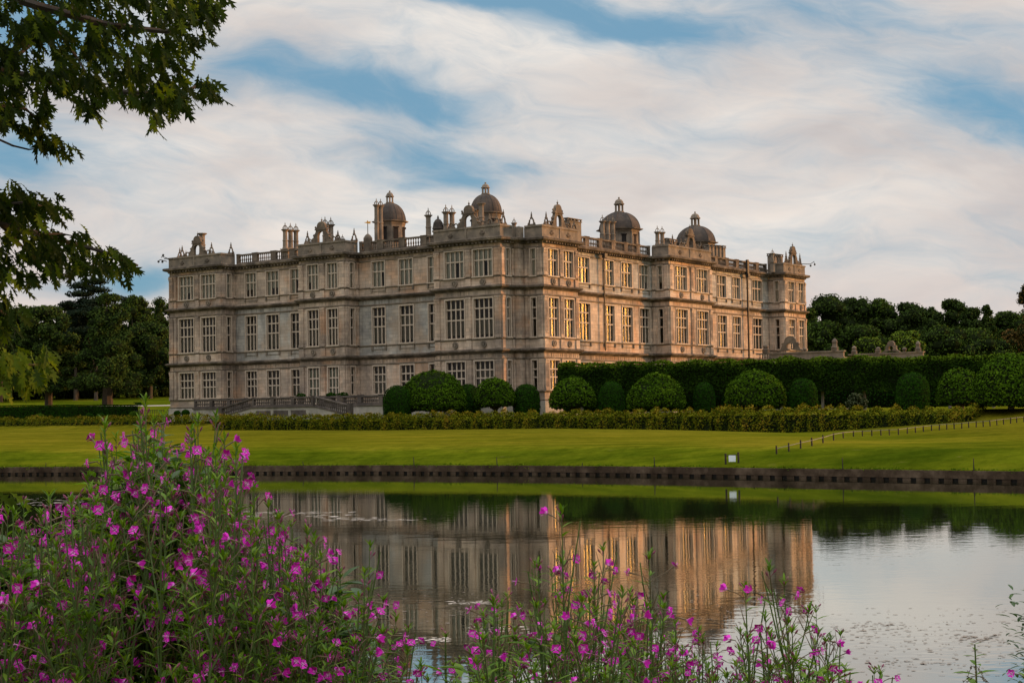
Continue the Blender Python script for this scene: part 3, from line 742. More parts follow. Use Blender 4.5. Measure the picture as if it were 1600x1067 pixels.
def gable(x, y, z, n, w=2.3, h=2.3, name='ornamental_gable'):
    """strapwork crest with an arched opening; n = outward normal"""
    n = np.array(n, float); t = np.array([-n[1], n[0]]); q_ = MB()
    def W(u, zz, d): return (x+t[0]*u+n[0]*d, y+t[1]*u+n[1]*d, z+zz)
    half = [(0.50, 0.0), (0.49, 0.10), (0.40, 0.14), (0.43, 0.22), (0.36, 0.28), (0.33, 0.40), (0.27, 0.50), (0.25, 0.60), (0.29, 0.62), (0.29, 0.67), (0.20, 0.69), (0.20, 0.82), (0.16, 0.92), (0.09, 0.98), (0.0, 1.0)]
    inner = [(0.17, 0.0), (0.17, 0.12), (0.17, 0.24), (0.17, 0.30), (0.165, 0.36), (0.15, 0.42), (0.13, 0.46), (0.10, 0.49), (0.085, 0.50), (0.07, 0.51), (0.06, 0.515), (0.045, 0.52), (0.03, 0.525), (0.015, 0.53), (0.0, 0.53)]
    for sg in (1, -1):
        for (o0, i0), (o1, i1) in zip(zip(half[:-1], inner[:-1]), zip(half[1:], inner[1:])):
            O0, I0, O1, I1 = [(sg*p[0]*w, p[1]*h) for p in (o0, i0, o1, i1)]
            for d, fl_ in ((0.18, 1), (-0.18, 0)):
                pts = [W(*I0, d), W(*O0, d), W(*O1, d), W(*I1, d)]
                q_.quad(*(pts if fl_ else pts[::-1]))
            q_.quad(W(*O0, 0.18), W(*O0, -0.18), W(*O1, -0.18), W(*O1, 0.18)); q_.quad(W(*I0, 0.18), W(*I0, -0.18), W(*I1, -0.18), W(*I1, 0.18))
        for uu, zz in ((0.46, 0.12), (0.31, 0.68), (0.40, 0.30)):
            a = W(sg*uu*w, zz*h, 0); q_.lathe(a[0], a[1], [(0.03, a[2]), (0.13, a[2]+0.08), (0.12, a[2]+0.2), (0.03, a[2]+0.3)], 6)
    a = W(0, 0, 0); q_.lathe(a[0], a[1], [(0.12, z+h-0.02), (0.06, z+h+0.08), (0.12, z+h+0.2), (0.02, z+h+0.32), (0.015, z+h+0.5)], 6)
    for sg in (-1, 1):                                  # pierced scrollwork running down each side
        for c0, rr in ((0.60, 0.24), (0.80, 0.17)):
            pts = [W(sg*(c0*w+rr*math.cos(a_)), rr*1.05+rr*math.sin(a_), 0) for a_ in np.linspace(-1.2, 4.0, 9)]
            q_.tube(pts, 0.075, 5)
        e = W(sg*0.70*w, 0, 0); q_.lathe(e[0], e[1], [(0.09, z), (0.07, z+0.35), (0.12, z+0.42), (0.03, z+0.6), (0.01, z+0.8)], 6)
    # small statue block in the opening's head and a ledge
    q_.hexa([W(-0.3*w, 0.60*h, 0.24), W(0.3*w, 0.60*h, 0.24), W(0.3*w, 0.60*h, -0.24), W(-0.3*w, 0.60*h, -0.24),
             W(-0.3*w, 0.64*h, 0.24), W(0.3*w, 0.64*h, 0.24), W(0.3*w, 0.64*h, -0.24), W(-0.3*w, 0.64*h, -0.24)])
    return q_.build(name, M['ornament'], house)
def crown(mb, x, y, z, r):
    """open crown of four arched ribs with a spike"""
    for k in range(6):
        a = math.pi*2*k/6
        mb.tube([(x+r*1.05*math.cos(a), y+r*1.05*math.sin(a), z), (x+r*1.1*math.cos(a), y+r*1.1*math.sin(a), z+r*0.9), (x+r*0.6*math.cos(a), y+r*0.6*math.sin(a), z+r*1.6), (x, y, z+r*1.8)], r*0.17, 4)
    mb.lathe(x, y, [(r*0.3, z+r*1.65), (r*0.35, z+r*1.95), (r*0.12, z+r*2.1), (r*0.25, z+r*2.4), (0.01, z+r*3.3)], 6)
def chimney(cols, z1, r=0.30, z0=18.05, crowned=True, base=True):
    """cols: [(px, D)]; a stack of doric column shafts with flared caps"""
    ps = [P3(px, 360, D) for px, D in cols]; q_ = MB()
    x0 = min(p[0] for p in ps)-r*1.25; x1 = max(p[0] for p in ps)+r*1.25; y0 = min(p[1] for p in ps)-r*1.25; y1 = max(p[1] for p in ps)+r*1.25
    if base: q_.box(x0, x1, y0, y1, z0, z0+1.25); q_.box(x0-0.06, x1+0.06, y0-0.06, y1+0.06, z0+1.252, z0+1.37)
    for p in ps:
        q_.lathe(p[0], p[1], [(r*1.15, z0+1.372), (r*1.15, z0+1.5), (r, z0+1.56), (r*0.95, z0+(z1-z0)*0.62), (r*1.1, z0+(z1-z0)*0.63), (r*1.1, z0+(z1-z0)*0.655), (r*0.92, z0+(z1-z0)*0.665), (r*0.88, z1-0.28), (r*1.1, z1-0.22), (r*1.1, z1-0.16), (r*1.55, z1-0.08), (r*1.6, z1)], 10)
        if crowned: crown(q_, p[0], p[1], z1, r*0.85)
    return q_.build('chimney_stack', M['parapet'], house)
def square_chimney(px0, px1, D, z1, n=4, z0=18.05):
    q_ = MB(); a = P3(px0, 400, D); b = P3(px1, 400, D+ (2.2 if n > 1 else 0))
    for k in range(n):
        t = (k+0.5)/n; x, y = a[0]+(b[0]-a[0])*t, a[1]+(b[1]-a[1])*t; r = 0.34
        q_.box(x-r, x+r, y-r, y+r, z0, z1-0.35)
        q_.box(x-r*1.25, x+r*1.25, y-r*1.25, y+r*1.25, z1-0.349, z1-0.27)
        for sx in (-1, 1):
            for sy in (-1, 1): q_.box(x+sx*r*0.9-0.07, x+sx*r*0.9+0.07, y+sy*r*0.9-0.07, y+sy*r*0.9+0.07, z1-0.269, z1-0.09)
        q_.box(x-r*1.25, x+r*1.25, y-r*1.25, y+r*1.25, z1-0.088, z1)
    q_.build('chimney_stack', M['parapet'], house)
zt = 19.32
for px in (284.7, 330.6): finial(on_y(px, -BP+0.2, 390), -BP+0.2, zt)
finial(B_['A'][1]-0.15, -0.5, zt); finial(B_['A'][0]+0.15, -0.7, zt, rot=math.pi/2)
gable(on_y(309, -BP+0.2, 390), -BP+0.2, zt, (0, -1), 2.9, 2.35)
finial(on_y(480.5, -BP+0.2, 370), -BP+0.2, zt, 1.5); finial(on_y(528, -BP+0.2, 370), -BP+0.2, zt, 1.2); finial(B_['B'][1]-0.15, -0.4, zt, 1.5)
gable(on_y(503, -BP+0.2, 370), -BP+0.2, zt, (0, -1), 3.0, 2.35)
gable(on_y(733, -BP+0.2, 345), -BP+0.2, zt, (0, -1), 2.9, 2.3)
for px in (705, 765, 776): finial(on_y(px, -BP+0.2, 345), -BP+0.2, zt, 1.2)
finial(B_['C'][1]-0.15, -1.4, zt, 1.6, rot=math.pi/2)
finial(0.9, B_['D'][0]+0.15, zt, 1.45); 
for px, h in ((853.5, 1.45), (889, 1.2), (897, 1.0)): finial(BP-0.2, on_x(px, BP-0.2, 350), zt, h, rot=math.pi/2)
gable(BP-0.2, on_x(871.5, BP-0.2, 350), zt, (1, 0), 2.7, 2.4)
for px, h in ((1051, 1.3), (1064, 1.0), (1095, 1.0)): finial(BP-0.2, on_x(px, BP-0.2, 385), zt, h, rot=math.pi/2)
gable(BP-0.2, on_x(1078, BP-0.2, 385), zt, (1, 0), 3.0, 2.4)
for px in (1228.5, 1250): finial(BP-0.2, on_x(px, BP-0.2, 412), zt, 1.7, rot=math.pi/2)
gable(BP-0.2, on_x(1239, BP-0.2, 412), zt, (1, 0), 3.0, 2.5)
chimney([(315.8, 185)], 22.0, 0.38, crowned=False)
chimney([(445.5, 180), (453.8, 180.6), (462.3, 181)], 21.7)
chimney([(508, 176.5), (517, 177)], 21.8, 0.32)
chimney([(529, 178), (535, 178.6)], 20.3, 0.2)
chimney([(588.6, 174.8), (595.2, 175.2)], 23.7, 0.27)
chimney([(669.5, 170)], 21.8, 0.30); chimney([(697, 167.5), (706.5, 168)], 21.8, 0.30)
chimney([(752.5, 164)], 22.2, 0.30, crowned=False); chimney([(744, 164.5)], 21.6, 0.26, crowned=False)
chimney([(803.5, 171)], 20.9, 0.22); chimney([(811, 173)], 20.4, 0.16)
square_chimney(884, 905, 167, 20.9, 4)
chimney([(941.5, 183), (949.8, 183.4), (957.8, 183.8)], 22.4, 0.28); chimney([(1027, 183), (1034.5, 183.5)], 21.0, 0.27)
square_chimney(1038, 1054, 186, 20.6, 3); square_chimney(1104, 1131, 200, 21.2, 5); square_chimney(1202, 1220, 209, 20.8, 4)
chimney([(1206, 207)], 20.6, 0.22)

def dome(px, D, r, n, eave=22.15, lb=24.3, lt=25.9, lr=0.45, octo=False):
    p = P3(px, 380, D); x, y = p[0], p[1]; rot = math.pi/8 if octo else 0
    q_ = MB(); rr = r*0.93
    q_.lathe(x, y, [(rr, 18.05), (rr, eave-0.45), (rr*1.03, eave-0.42), (rr*1.05, eave-0.2), (r*1.14, eave-0.1), (r*1.16, eave)], n, rot=rot)
    if octo:
        for k in range(8):
            a = rot+math.pi/4*(k); q_.tube([(x+rr*math.cos(a), y+rr*math.sin(a), 18.1), (x+rr*math.cos(a), y+rr*math.sin(a), eave-0.42)], 0.14, 4)
    t = q_.build('turret', M['parapet'], house)
    w_ = MB()
    for k in range(8):
        a = rot + math.pi/8*(2*k+1) if octo else math.pi/4*k+0.3
        c, s_ = math.cos(a), math.sin(a); ra = rr*math.cos(math.pi/8)+0.02 if octo else rr+0.02
        f = lambda u, z, d=0.0: (x+c*(ra+d)-s_*u, y+s_*(ra+d)+c*u, z)
        w_.quad(f(-0.28, 19.6), f(0.28, 19.6), f(0.28, 21.3), f(-0.28, 21.3))
        w_.hexa([f(-0.36, 21.3), f(0.36, 21.3), f(0.36, 21.3, 0.1), f(-0.36, 21.3, 0.1), f(-0.36, 21.42), f(0.36, 21.42), f(0.36, 21.42, 0.1), f(-0.36, 21.42, 0.1)])
    w_.build('turret_window', M['room'], t)
    q_ = MB(); H_ = lb-eave; prof = []
    for i in range(13):
        a = math.pi/2*i/12; prof.append((max(lr*1.0, r*math.cos(a)**(0.9)), eave+0.001+H_*math.sin(a)**1.05))
    q_.lathe(x, y, prof, 8 if octo else 28, rot=rot)
    if not octo:
        for k in range(14):
            a = 2*math.pi*k/14; q_.tube([(x+rr_*1.004*math.cos(a), y+rr_*1.004*math.sin(a), zz) for rr_, zz in prof[:-2]], 0.028, 4)
    else:
        for k in range(8):
            a = rot+2*math.pi*k/8; q_.tube([(x+rr_*math.cos(a), y+rr_*math.sin(a), zz) for rr_, zz in prof[:-2]], 0.06, 4)
    q_.build('dome_roof', M['lead'], house, smooth=False)
    q_ = MB(); hl = lt-lb
    q_.lathe(x, y, [(lr*1.15, lb-0.05), (lr*1.15, lb+0.08), (lr, lb+0.1)], 12)
    for k in range(6):
        a = math.pi/3*k+0.15; q_.tube([(x+lr*0.86*math.cos(a), y+lr*0.86*math.sin(a), lb+0.08), (x+lr*0.86*math.cos(a), y+lr*0.86*math.sin(a), lb+hl*0.55)], 0.10, 5)
    q_.lathe(x, y, [(lr*1.0, lb+hl*0.53), (lr*1.2, lb+hl*0.57), (lr*1.22, lb+hl*0.62), (lr*1.0, lb+hl*0.66), (lr*0.95, lb+hl*0.76), (lr*0.68, lb+hl*0.9), (lr*0.25, lb+hl*0.97), (0.07, lb+hl*1.0), (0.12, lb+hl*1.04), (0.09, lb+hl*1.1), (0.02, lb+hl*1.13)], 12)
    q_.build('lantern', M['parapet'], house)
dome(610, 178, 1.85, 8, lr=0.42, lt=25.6)
dome(760, 172, 1.80, 24, lr=0.42, lt=25.5)
dome(968.5, 190, 2.55, 8, lr=0.55, lt=26.0, octo=True)
dome(1087, 207, 2.65, 8, lr=0.60, lt=26.2, lb=24.45, octo=True)
p = P3(684.5, 350, 168); q_ = MB(); q_.lathe(p[0], p[1], [(0.6, 18.05), (0.55, 19.9), (0.66, 20.0), (0.6, 20.2), (0.5, 20.7), (0.3, 21.0), (0.08, 21.15), (0.12, 21.25), (0.02, 21.5)], 10); q_.build('cupola', M['lead'], house)
# weather vane
p = P3(574.5, 349, 172); q_ = MB(); q_.lathe(p[0], p[1], [(0.5, 18.05), (0.5, 19.6), (0.3, 19.9), (0.05, 20.1), (0.03, 20.12)], 8); q_.tube([(p[0], p[1], 20.0), (p[0], p[1], p[2]+0.15)], 0.045, 5)
vo = q_.build('vane_post', M['ornament'], house)
q_ = MB(); z_ = p[2]
def vv(u, zz, d=0.0): return (p[0]+RGT[0]*u+FH[0]*d, p[1]+RGT[1]*u+FH[1]*d, z_+zz)
for pts in ([(-0.42, 0.10), (-0.05, -0.02), (0.30, -0.05), (0.33, 0.22), (0.1, 0.16), (-0.02, 0.34), (-0.12, 0.14)],):
    q_.poly([vv(u, zz, -0.04) for u, zz in pts]); q_.poly([vv(u, zz, 0.04) for u, zz in pts][::-1])
    for i in range(len(pts)):
        a, b = pts[i], pts[(i+1) % len(pts)]; q_.quad(vv(*a, -0.04), vv(*a, 0.04), vv(*b, 0.04), vv(*b, -0.04))
q_.build('gilt_vane', M['gold'], vo)
# security camera brackets on the two outer corners
for side in (0, 1):
    q_ = MB(); c = P3(266, 404, 186) if side == 0 else P3(1257, 413, 214); sg = -1 if side == 0 else 1
    def cv(u, zz, d=0): return np.array([c[0]+RGT[0]*u*sg+FH[0]*d, c[1]+RGT[1]*u*sg+FH[1]*d, c[2]+zz])
    rods = [[(-0.4, 0), (0.75, -0.02)], [(0.3, 0), (1.0, 0.28), (1.1, 0.1)], [(0.4, -0.35), (1.25, -0.12), (1.4, -0.3)]] if side == 0 else [[(-0.4, 0.05), (0.8, 0.0), (1.35, 0.35), (1.4, 0.0)], [(0.7, -0.2), (1.0, -0.18)]]
    for rd in rods: q_.tube([cv(*r_) for r_ in rd], 0.05, 5)
    for (u, zz) in ([(0.85, 0.42), (0.95, -0.38), (1.42, -0.35)] if side == 0 else [(0.85, -0.22), (1.42, -0.05)]):
        a = cv(u, zz); q_.lathe(a[0], a[1], [(0.03, a[2]-0.15), (0.13, a[2]-0.08), (0.13, a[2]+0.08), (0.03, a[2]+0.14)], 8)
    q_.build('security_camera', M['iron'], house)

# ------------------------------------------------------------------ terrace with stairs before the left front
terr = empty('terrace', (on_y(450, -8, 630), -8, 0)); T0 = terr.location.copy()
tag(terr, 'pale stone garden terrace with dark balustrade and two side flights of steps', 'terrace')
YT = -7.4
xl, xr = on_y(302, YT, 630), on_y(700, YT, 630)
ll, lr_ = on_y(393, YT-2, 630), on_y(491, YT-2, 630)
def lseg(a, b): return Seg((a[0]-T0[0], a[1]-T0[1]), (b[0]-T0[0], b[1]-T0[1]), 't')
tw = MB()
tw.box(xl-T0[0], xr-T0[0], YT-T0[1], -BP-0.6-T0[1], -0.9, 0.86)
tw.box(ll-T0[0], lr_-T0[0], YT-2-T0[1], YT-0.002-T0[1], -0.9, 0.858)
tw.build('terrace_wall', M['terrace_wall'], terr)
cp = MB(); cp.box(xl-T0[0]-0.1, xr-T0[0]+0.1, YT-T0[1]-0.10, YT-T0[1]+0.4, 0.862, 1.0); cp.box(ll-T0[0]-0.1, lr_-T0[0]+0.1, YT-2-T0[1]-0.1, YT-2-T0[1]+0.4, 0.862, 1.0)
for sx in (0.08, 0.36, 0.64): 
    a = ll+(lr_-ll)*sx-T0[0]; cp.box(a, a+2.1, YT-2-T0[1]-0.05, YT-2-T0[1]-0.002, 0.05, 0.55)
cp.build('coping', M['terrace_rail'], terr)
for (a, b, y) in ((xl, on_y(386, YT, 630), YT), (ll, lr_, YT-2), (on_y(497, YT, 630), xr, YT)):
    balustrade_run(lseg((a, y), (b, y)), 'balustrade', 1.002, 1.98, M['terrace_rail'], terr, 3.0, 0.5, -0.2, 0.26, 0.05)
for (xa, xb) in ((ll, ll-4.6), (lr_, lr_+4.6)):
    st, rl, sw = MB(), MB(), MB(); ns = 6
    for k in range(ns):
        a = xa+(xb-xa)*k/ns-T0[0]; b = xa+(xb-xa)*(k+1)/ns-T0[0]; z_ = 0.86-(k+1)*0.155
        st.box(min(a, b), max(a, b), YT-1.6-T0[1], YT-0.01-T0[1], -0.9, z_)
    fl = st.build('stair_flight', M['terrace_wall'], terr)
    y0, y1 = YT-2-T0[1], YT-1.65-T0[1]; A, Bq = xa-T0[0], xb-T0[0]; za, zb = 0.98, 0.05
    def slab(mb, z0a, z0b, z1a, z1b, ya, yb): 
        c8 = [(A, ya, z0a), (Bq, ya, z0b), (Bq, yb, z0b), (A, yb, z0a), (A, ya, z1a), (Bq, ya, z1b), (Bq, yb, z1b), (A, yb, z1a)]
        mb.hexa(c8)
    slab(sw, -0.9, -0.9, za-0.14, zb-0.14, y0, y1); sw.build('stair_wall', M['terrace_wall'], fl)
    slab(rl, za-0.13, zb-0.13, za, zb, y0-0.05, y1+0.05); slab(rl, za+0.85, zb+0.85, za+1.0, zb+1.0, y0, y1)
    for k in range(1, 17):
        t = k/17; baluster(rl, A+(Bq-A)*t, (y0+y1)/2, za+(zb-za)*t-0.02, 0.9)
    rl.box(min(Bq, Bq+math.copysign(0.5, xb-xa)), max(Bq, Bq+math.copysign(0.5, xb-xa)), y0-0.08, y1+0.08, -0.9, 1.15)
    rl.build('stair_balustrade', M['terrace_rail'], fl)

# ------------------------------------------------------------------ walls and wing beyond the right end of the house
def pedestal_wall(name, label, px0, px1, D0, D1, ztop, th, orn, cat='garden wall'):
    a = P3(px0, 555, D0); b = P3(px1, 555, D1); o = empty(name, (a[0], a[1], 0)); tag(o, label, cat)
    s = Seg((0, 0), (b[0]-a[0], b[1]-a[1]), 'w'); q_ = MB()
    s.box(q_, 0, s.L, -0.5, ztop-0.95, -th, 0); 
    q_.build('wall', M['greystone'], o)
    q_ = MB(); s.box(q_, -0.15, s.L+0.15, ztop-0.949, ztop-0.8, -th-0.12, 0.16); s.box(q_, -0.1, s.L+0.1, ztop-0.17, ztop, -0.6, 0.1)
    s.box(q_, 1.8, s.L-0.02, ztop-0.799, ztop-0.171, -0.45, 0.0)
    n_ = 5
    for k in range(n_): p = s.pt(0.3+k*0.33, 0, -0.2); baluster(q_, p[0], p[1], ztop-0.8, 0.63)
    for u in (0.0, s.L*0.9, s.L*0.97): s.box(q_, u-0.02, u+0.45, -0.4, ztop-0.95, 0.0, 0.14); 
    q_.build('parapet', M['parapet'], o)
    for kind, px, w_, h_ in orn:
        t = (px-px0)/(px1-px0)*s.L; p = s.pt(t, 0, -0.25); q_ = MB()
        if kind == 'urn': q_.lathe(p[0], p[1], [(0.45, ztop+0.002), (0.45, ztop+0.35), (0.5, ztop+0.4), (0.34, ztop+0.5), (0.30, ztop+h_*0.55), (0.36, ztop+h_*0.7), (0.28, ztop+h_*0.85), (0.06, ztop+h_)], 10)
        elif kind == 'ball': q_.lathe(p[0], p[1], [(0.16, ztop+0.002), (0.2, ztop+0.15), (h_*0.5, ztop+h_*0.55), (h_*0.35, ztop+h_*0.85), (0.03, ztop+h_)], 10)
        else:
            prof = [(0.5, 0), (0.5, 0.08), (0.36, 0.18), (0.30, 0.40), (0.32, 0.52), (0.30, 0.56), (0.22, 0.60), (0.20, 0.80), (0.10, 0.96), (0, 1.0)]
            inn = [(0.13*math.cos(a_), 0.36+0.16*math.sin(a_)*1.2) for a_ in np.linspace(-math.pi/2, math.pi/2, len(prof))]
            for sg in (1, -1):
                for i in range(len(prof)-1):
                    O0, O1, I0, I1 = [(t+sg*c_[0]*w_, ztop+0.002+c_[1]*h_) for c_ in (prof[i], prof[i+1], inn[i], inn[i+1])]
                    for d in (0.02, -0.4): q_.quad(s.pt(*I0, d), s.pt(*O0, d), s.pt(*O1, d), s.pt(*I1, d))
                    q_.quad(s.pt(*O0, 0.02), s.pt(*O0, -0.4), s.pt(*O1, -0.4), s.pt(*O1, 0.02)); q_.quad(s.pt(*I0, 0.02), s.pt(*I0, -0.4), s.pt(*I1, -0.4), s.pt(*I1, 0.02))
        q_.build('roof_ornament', M['ornament'], o)
    return o
pedestal_wall('garden_pavilion', 'low grey stone wing with arched crest before the far right bay of the mansion', 1183, 1318, 192, 186, 6.7, 5.0,
              [('urn', 1196, 1, 1.1), ('crest', 1236, 3.6, 2.0), ('ball', 1258, 1, 0.5), ('urn', 1304, 1, 1.5)], 'pavilion')
pedestal_wall('garden_wall', 'distant pale wall with urns and small round arch showing above the tall hedge', 1326, 1442, 225, 218, 7.5, 1.0,
              [('urn', 1334, 1, 1.2), ('urn', 1372, 1, 0.9), ('crest', 1393, 2.6, 1.7), ('ball', 1413, 1, 0.7), ('urn', 1434, 1, 1.5)])

# ------------------------------------------------------------------ foliage builders
def fluffy(rg, C, R, n, size, fill=0.25, cut=-0.6):
    """n leaf quads over the shells of clumps (centres C, radii R)"""
    C = np.asarray(C, float); R = np.asarray(R, float)
    wgt = R.mean(1)**2 if R.ndim == 2 else R**2
    k = rg.choice(len(C), n, p=wgt/wgt.sum())
    d = unit(rg.normal(size=(n, 3))); low = d[:, 2] < cut; d[low, 2] *= -1
    rr = 1.0 - fill*rg.random(n)**1.5
    RR = R[k] if R.ndim == 2 else R[k][:, None]
    P_ = C[k] + d*RR*rr[:, None]
    return P_, d, k
def crown_mesh(name, seed, mat, C, R, n, size, spread=0.7, cut=-0.6, fill=0.35, core=True):
    rg = np.random.default_rng(seed)
    P_, d, k = fluffy(rg, C, R, n, size, fill, cut)
    V, Q = leafquads(P_, d, size, rg, spread, 0.8)
    kr = rg.random(len(C))
    r = np.clip(0.45*kr[k]+0.55*rg.random(n), 0, 1)
    return fastmesh(name, V, Q, mat, r)
def inner_core(name, C, R, mat, k=0.78):
    q_ = MB()
    for c, r in zip(C, R):
        r = np.broadcast_to(r, (3,))*k
        prof = [(max(0.01, math.cos(a)), math.sin(a)) for a in np.linspace(-math.pi/2, math.pi/2, 6)]
        base = len(q_.v); n = 7
        for rr, zz in prof:
            for j in range(n): a = 2*math.pi*j/n; q_.v.append((c[0]+rr*r[0]*math.cos(a), c[1]+rr*r[1]*math.sin(a), c[2]+zz*r[2]))
        for i in range(5):
            for j in range(n): q_.f.append((base+i*n+j, base+i*n+(j+1) % n, base+(i+1)*n+(j+1) % n, base+(i+1)*n+j)); q_.mi.append(0)
    me = bpy.data.meshes.new(name); me.from_pydata(q_.v, [], q_.f); me.materials.append(mat); return me
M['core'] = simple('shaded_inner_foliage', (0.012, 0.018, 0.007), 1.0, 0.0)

def make_tree(px, ytop, hw, D, label, mat='wood_dark', kind='round', ybase=None, n=5200, size=0.62, seed=None, group=None, name='broadleaf_tree', trunkpx=None, H_px=None):
    seed = seed or int(px*7+ytop); rg = np.random.default_rng(seed)
    b = P3(px, 640, D); X_, D_ = XD(b); zg = float(zter(X_, D_)); top = P3(px, ytop, D)[2]; r = hw/F*D; H_ = top-zg
    o = empty(name, (b[0], b[1], zg-0.15)); tag(o, label, 'tree', group)
    C, R = [], []
    lo = 0.16*H_ if ybase is None else 0.17*H_
    skirt = ybase is not None
    NC = 60 if kind != 'cedar' else 16
    for i in range(NC):
        t = rg.random(); a = rg.random()*2*math.pi
        if kind == 'round': env = math.sin(math.pi*min(1, 0.18+0.80*t))**0.7
        elif kind == 'cone': env = (1-t)**0.75*0.95+0.12 if t > 0.15 else 0.85
        else: env = 0.4+0.6*rg.random()
        z_ = lo+(H_-lo)*t
        rad = r*env*(0.25+0.68*rg.random()**0.5)
        cr = r*(0.17+0.20*rg.random())*(1.0 if kind != 'cone' else 1.0-0.4*t)
        if kind == 'cedar':
            z_ = lo+(H_-lo)*(0.35+0.63*(i/16)); R.append((r*0.5*(1.2-0.5*i/16), r*0.5*(1.2-0.5*i/16), 0.9)); rad = r*0.62*(0.2+0.8*rg.random())*(1.15-0.5*i/16)
        else:
            z_ = min(z_, H_-cr*0.85); R.append((cr, cr, cr*0.8))
        C.append((rad*math.cos(a), rad*math.sin(a), z_))
    if kind != 'cedar': [(C.append((r*(0.40+0.5*rg.random())*math.cos(j*0.37), r*(0.40+0.5*rg.random())*math.sin(j*0.37), H_*(0.19+0.07*rg.random()))), R.append((r*0.25, r*0.25, r*0.18))) for j in range(17 if skirt else 0)]; C.append((0, 0, H_*0.72)); R.append((r*0.42, r*0.42, H_*0.2)); C.append((0, 0, H_*0.5)); R.append((r*0.62, r*0.62, H_*0.26))
    link('crown', crown_mesh('crown', seed, M[mat], C, np.array(R), int(n*3.4), size*0.62, 0.9, -0.9, 0.85), o)
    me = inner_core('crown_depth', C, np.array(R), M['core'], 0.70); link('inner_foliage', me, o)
    tr = MB(); tw_ = max(0.35, H_*0.028) if trunkpx is None else trunkpx/2/F*D
    tr.tube([(0, 0, -0.5), (0, 0, 0.4), (0.1, 0, H_*0.2), (0, 0.1, H_*0.55), (0, 0, H_*0.85)], [tw_*1.5, tw_, tw_*0.85, tw_*0.5, tw_*0.15], 8)
    for i in range(7):
        c = C[int(rg.integers(len(C)))]; z_ = H_*(0.18+0.4*rg.random()); tr.tube([(0, 0, z_), (c[0]*0.5, c[1]*0.5, (z_+c[2])/2+0.3), c], [tw_*0.4, tw_*0.28, tw_*0.08], 5)
    tr.build('trunk', M['bark'], o)
    return o

# woods on the left
make_tree(150, 428, 60, 330, 'flat topped dark cedar rising above the left wood under the oak branch', 'cedar', 'cedar', name='cedar_tree', n=5200, size=0.6, trunkpx=6)
make_tree(118, 462, 45, 335, 'dark flat layered cedar lower and left of the taller cedar', 'cedar', 'cedar', name='cedar_tree', n=4200, size=0.6, trunkpx=6)
make_tree(76, 474, 50, 290, 'round dark tree with short trunk left of the broad conical tree', ybase=628, trunkpx=12, seed=71, n=8000, size=0.55)
make_tree(168, 456, 60, 285, 'broad conical dark tree with thick trunk on the lawn left of the mansion', kind='cone', ybase=625, trunkpx=17, seed=72, n=10000, size=0.55)
lw = [(212, 458, 34, 360, 'taller of the two trees between the conical tree and the mansion corner'), (250, 462, 30, 370, 'slim tree crown touching the left corner of the mansion'),
      (40, 474, 44, 350, 'rounded dark crown behind the far left of the lawn'), (0, 470, 50, 330, 'dark tree at the left edge of the photo behind the lawn'),
      (235, 500, 40, 340, 'low dark tree filling the gap beside the mansion corner'), (120, 500, 50, 345, 'shadowy tree standing between the two big lawn trees'), (-60, 470, 60, 340, 'dark tree beyond the left edge behind the oak sprays')]
for x, y, hw, D, lb in lw: make_tree(x, y, hw*1.15, D, lb, 'wood_mid' if x % 4 == 0 else 'wood_dark', group='trees of the left wood', n=4200)
# woods on the right
rw = [(1262, 478, 26, 330, 'small far crown just right of the mansion edge'), (1300, 456, 42, 340, 'first tall dark crown right of the mansion'), (1340, 461, 40, 350, 'second tall dark crown right of the mansion'),
      (1378, 464, 40, 345, 'broad dark crown behind the pale garden wall'), (1420, 470, 40, 340, 'dark crown right behind the bright green tree'), (1452, 478, 34, 355, 'lower dark crown dipping right of the bright green tree'),
      (1492, 464, 30, 340, 'lone knobbly crown rising from the right wood'), (1520, 478, 36, 350, 'dark crown right of the knobbly tall one'), (1548, 474, 22, 330, 'narrow pointed crown near the right edge'),
      (1578, 484, 34, 350, 'bluish dark crown behind the red lit edge tree'), (1290, 500, 40, 320, 'low dark tree behind the pavilion ornament'), (1345, 505, 45, 322, 'low dark tree behind the garden wall'), (1470, 505, 50, 318, 'low dark tree beside the bright green tree'),
      (1530, 510, 50, 320, 'low dark tree above the right end of the tall hedge'), (1630, 480, 50, 340, 'dark tree just beyond the right edge')]
for x, y, hw, D, lb in rw: make_tree(x, y, hw*1.12, D, lb, 'wood_mid' if x % 4 else 'wood_dark', group='trees of the right wood', n=4200, kind='cone' if hw < 25 else 'round')
make_tree(1418, 514, 42, 250, 'bright green round tree behind the tall hedge on the right', 'wood_green', n=5200, size=0.40)
make_tree(1362, 524, 36, 255, 'loose pale green tree left of the bright green tree', 'wood_green', n=2600, size=0.40)
make_tree(1618, 440, 42, 175, 'tree with red light coloured into its leaves, cut by the right edge of the photo', 'red_lit', n=5200, size=0.36)

